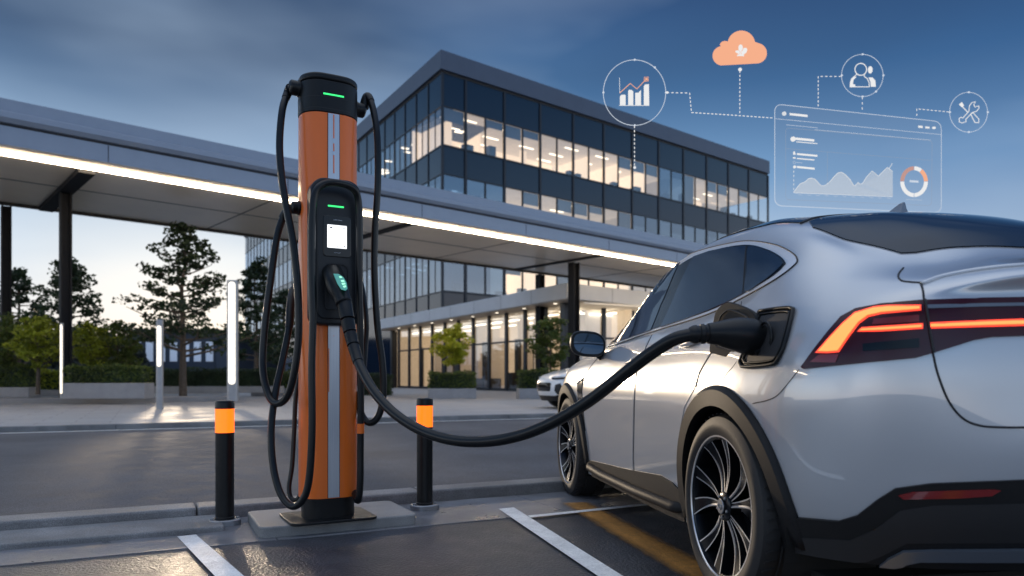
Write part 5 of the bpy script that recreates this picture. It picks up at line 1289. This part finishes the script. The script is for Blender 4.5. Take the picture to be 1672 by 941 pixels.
IN_ = rq((1283, 209), (1522, 230), (1521, 336), (1283, 326), 6); hobj('inner_border', emi('luminous_faint', (.7, .8, 1), .42), pan, closed=[(IN_, .6)], lines=[([(1284, 243), (1521, 262)], .5), ([(1351, 249), (1351, 300)], .5)])
hobj('title_bar', H_w, pan, fills=[circ(1280, 186, 3.4, 14), [(1289, 185), (1318, 188), (1318, 191.5), (1289, 188.5)], [(1499, 205.5), (1506, 206.2), (1506, 209.5), (1499, 208.8)], [(1510.5, 206.8), (1517, 207.4), (1517, 210.4), (1510.5, 209.8)], circ(1524.5, 209.2, 3, 12, ry=2)])
hobj('text_bar', H_w, pan, fills=[circ(1294.5, 227.5, 4.2, 14), [(1299, 225), (1329, 228), (1329, 231.5), (1299, 228.8)], [(1300, 231.3), (1334, 234.4), (1334, 235.6), (1300, 232.6)], [(1295, 248), (1297, 247.5), (1298.5, 253), (1294.5, 252.8)], [(1301, 250.5), (1334, 253.5), (1334, 256.3), (1301, 253.3)], [(1294.5, 257), (1298.5, 257.3), (1298.5, 259.5), (1294.5, 259.2)], [(1301, 258.3), (1329, 260.8), (1329, 262.4), (1301, 260)], circ(1297, 273, 2.4, 10), [(1301, 271.5), (1329.5, 274.3), (1329.5, 277.4), (1301, 274.5)]])
hobj('text_bar', H_l, pan, closed=[(circ(1297, 265.5, 2.2, 8), .7)], lines=[([(1301, 265.5), (1310, 266.2)], .8)])
bm = BM(); dash(bm, [(1296, 279), (1296, 314)], 1.1, 3, 3); obj('axis', bm, H_w, pan, world=True)
GR = [(1296, 314), (1301, 307), (1307, 300), (1314, 297.5), (1320, 292), (1325, 291), (1331, 293), (1338, 301), (1342, 304), (1348, 302.5), (1355, 297), (1363, 287.5), (1369, 282), (1374, 281.5), (1380, 285), (1388, 293.5), (1393, 302), (1396, 303.5), (1401, 298), (1404, 301), (1408, 300), (1415, 289), (1424, 279.5), (1429, 283.5), (1434, 288), (1440, 282), (1449, 273.5), (1457, 280)]
hobj('area_graph', H_g, pan, fills=[[(x, y) for x, y in GR] + [(1457, 321), (1296, 314.5)]]); hobj('graph_line', H_w, pan, lines=[(GR, 1.1), ([(1452, 275), (1457, 267)], 1.1), ([(1296, 315), (1457, 321.5)], .9)])
bm = BM()
for k in range(11): hline(bm, [(1304 + 14.5 * k, 318 + .6 * k), (1309 + 14.5 * k, 318.3 + .6 * k)], .7)
obj('axis', bm, H_l, pan, world=True)
def ring(a0, a1): 
    o = circ(1492, 297, 22.3, 16, a0, a1, 25); i = circ(1492, 297, 16.3, 16, a0, a1, 18.8); return o + i[::-1]
hobj('ring_chart', H_w, pan, fills=[ring(0, 88), ring(92, 180), ring(-88, -56)]); hobj('ring_chart', H_o, pan, fills=[ring(-54, -2)]); hobj('ring_chart', H_of, pan, fills=[ring(182, 268)])
hobj('ring_label', H_l, pan, fills=[[(1485, 294.5), (1499, 295.5), (1499, 298.6), (1485, 297.6)]], lines=[([(1479, 326), (1506, 327)], .6)])
# chart icon
ic = hthing('chart_icon', 'ringed icon of rising bars under a peach trend line', 1036, 150)
def icon_ring(t, cx, cy, r, ry, dots):
    hobj('icon_ring', H_l, t, closed=[(circ(cx, cy, r, 56, ry=ry), 1.2)], fills=[circ(cx + r * math.cos(R(a)), cy + ry * math.sin(R(a)), 1.7, 8) for a in dots])
icon_ring(ic, 1036, 151.5, 51, 53.5, (0, 90, 180, 270, 310))
hobj('bar', H_w, ic, fills=[[(1012, 158), (1014, 155.5), (1020, 155), (1021, 156.5), (1021, 172), (1012, 172)], [(1025.5, 149), (1027, 147), (1031, 147.5), (1033.5, 150), (1033.5, 172), (1025.5, 172)], [(1037, 152), (1042, 152), (1046, 147.5), (1046, 172), (1037, 172)], [(1051, 141), (1053, 138.5), (1059, 138), (1059.5, 172), (1051, 172)]], lines=[([(1011, 172.5), (1060, 172.5)], 1.0), ([(1011.5, 127), (1012, 152)], .8)])
hobj('trend_line', H_o, ic, lines=[([(1012, 152), (1029, 136.5), (1040, 145.5), (1054, 130.5)], 1.5)], closed=[([(1052, 126.5), (1058.5, 126), (1058.5, 132.5), (1052, 133)], 1.2)], fills=[[(1053.5, 128), (1057, 128), (1057, 131.5), (1053.5, 131.5)]])
# cloud
cl = hthing('cloud_icon', 'solid peach cloud icon with a small white emblem', 1208, 80)
def arcs(*a):
    out = []
    for cx, cy, r, p, q in a: out += circ(cx, cy, r, 14, p, q)
    return out
CL = arcs((1179, 91.5, 15.8, 95, 262), (1183, 76, 8.5, 200, 300)) + arcs((1210, 73, 22.5, 196, 350)) + arcs((1235, 87.5, 16.6, 285, 440))
hobj('cloud_shape', H_o, cl, fills=[CL])
hobj('emblem', H_w, cl, fills=[[(x, y) for x, y in p] for p in ([(1205, 91), (1205.5, 78), (1208, 73), (1210.5, 78), (1211, 91)],)])
bm = BM(); 
for f_ in ([(1202, 92.5), (1214, 92.5), (1212.5, 90), (1203.5, 90)], circ(1208, 79, 3.4, 12, ry=5.5), [(1210, 86), (1213, 79.5), (1217, 79), (1219, 82.5), (1217, 87), (1213, 90), (1210, 90)], [(1205.5, 85), (1203, 83), (1199.5, 84), (1200, 86.5), (1205.5, 89)]): hfill(bm, f_, .014)
hline(bm, [(1199, 80.5), (1197, 84), (1197.5, 88), (1200, 91.5)], 2.2)
bmesh.ops.recalc_face_normals(bm, faces=bm.faces); obj('emblem', bm, H_w, cl, world=True)
# people icon
pe = hthing('people_icon', 'ringed outline icon of two people', 1408, 123)
icon_ring(pe, 1408, 123.5, 34, 34.5, (90, 180, 270, 0, 50))
hobj('people_outline', H_w, pe, closed=[(circ(1405.5, 113.5, 9.5, 24, ry=9.8), 2.0)], lines=[([(1399, 121.5), (1395, 125), (1390.5, 129), (1388.5, 135), (1388, 142), (1419.5, 142), (1419, 135), (1416, 128.5), (1411, 125), (1411.5, 121.5)], 1.8)])
hobj('person_head', H_w, pe, fills=[circ(1420.5, 114.5, 3.6, 14, ry=6)])
hobj('person_shoulder', H_w, pe, fills=[[(1418, 127), (1424, 127), (1428.5, 132), (1429.5, 142), (1421.5, 142), (1421, 134)]])
hobj('person_shoulder', H_w, pe, fills=[[(1398, 126), (1393, 125.5), (1389, 131), (1388, 142), (1396, 142), (1395.5, 138.5), (1392, 138), (1393, 131)]])
# tools icon
to = hthing('tools_icon', 'ringed icon of crossed wrench and screwdriver', 1582, 183)
icon_ring(to, 1581.5, 183.5, 31, 32.5, (90, 180, 270, 0))
WR_ = [(1570.5, 201), (1566.5, 199.5), (1566, 194), (1569, 191.5), (1572, 193), (1582, 182), (1583, 173), (1587, 167.5), (1593, 166.5), (1590, 171), (1592, 175), (1598, 173), (1598.5, 177), (1594.5, 182), (1587.5, 184), (1577, 195), (1577.5, 199)]
hobj('tool_outline', H_w, to, closed=[(WR_, 1.8), ([(1585, 187), (1589, 184.5), (1598.5, 195), (1598, 200.5), (1592, 200.5)], 1.8)], lines=[([(1567, 170), (1573, 176), (1579.5, 183)], 2.0)], fills=[[(1565.5, 171), (1570, 167), (1573.5, 173), (1570, 175.5)]])
# dotted connectors
connector_('dotted line from the chart ring stepping down to the panel', [(1089, 151.5), (1126, 152), (1129, 184), (1200, 188.5), (1264, 193)], ends=[(1089, 151.5, 2)])
connector_('dotted line dropping from the peach cloud', [(1208, 116), (1208, 188)], ends=[(1208, 114, 3)])
connector_('dotted line dropping from the chart ring over the office windows', [(1036, 206), (1036, 274)], H_w, ends=[(1036, 274, 2.2)])
connector_('dotted line stepping from the people ring to the panel', [(1373, 125), (1336, 125), (1336, 177)])
connector_('short dotted line between the people ring and the panel', [(1408, 159), (1408, 184)])
connector_('dotted line from the tools ring to the panel corner', [(1549, 183), (1497, 178), (1497, 194)])
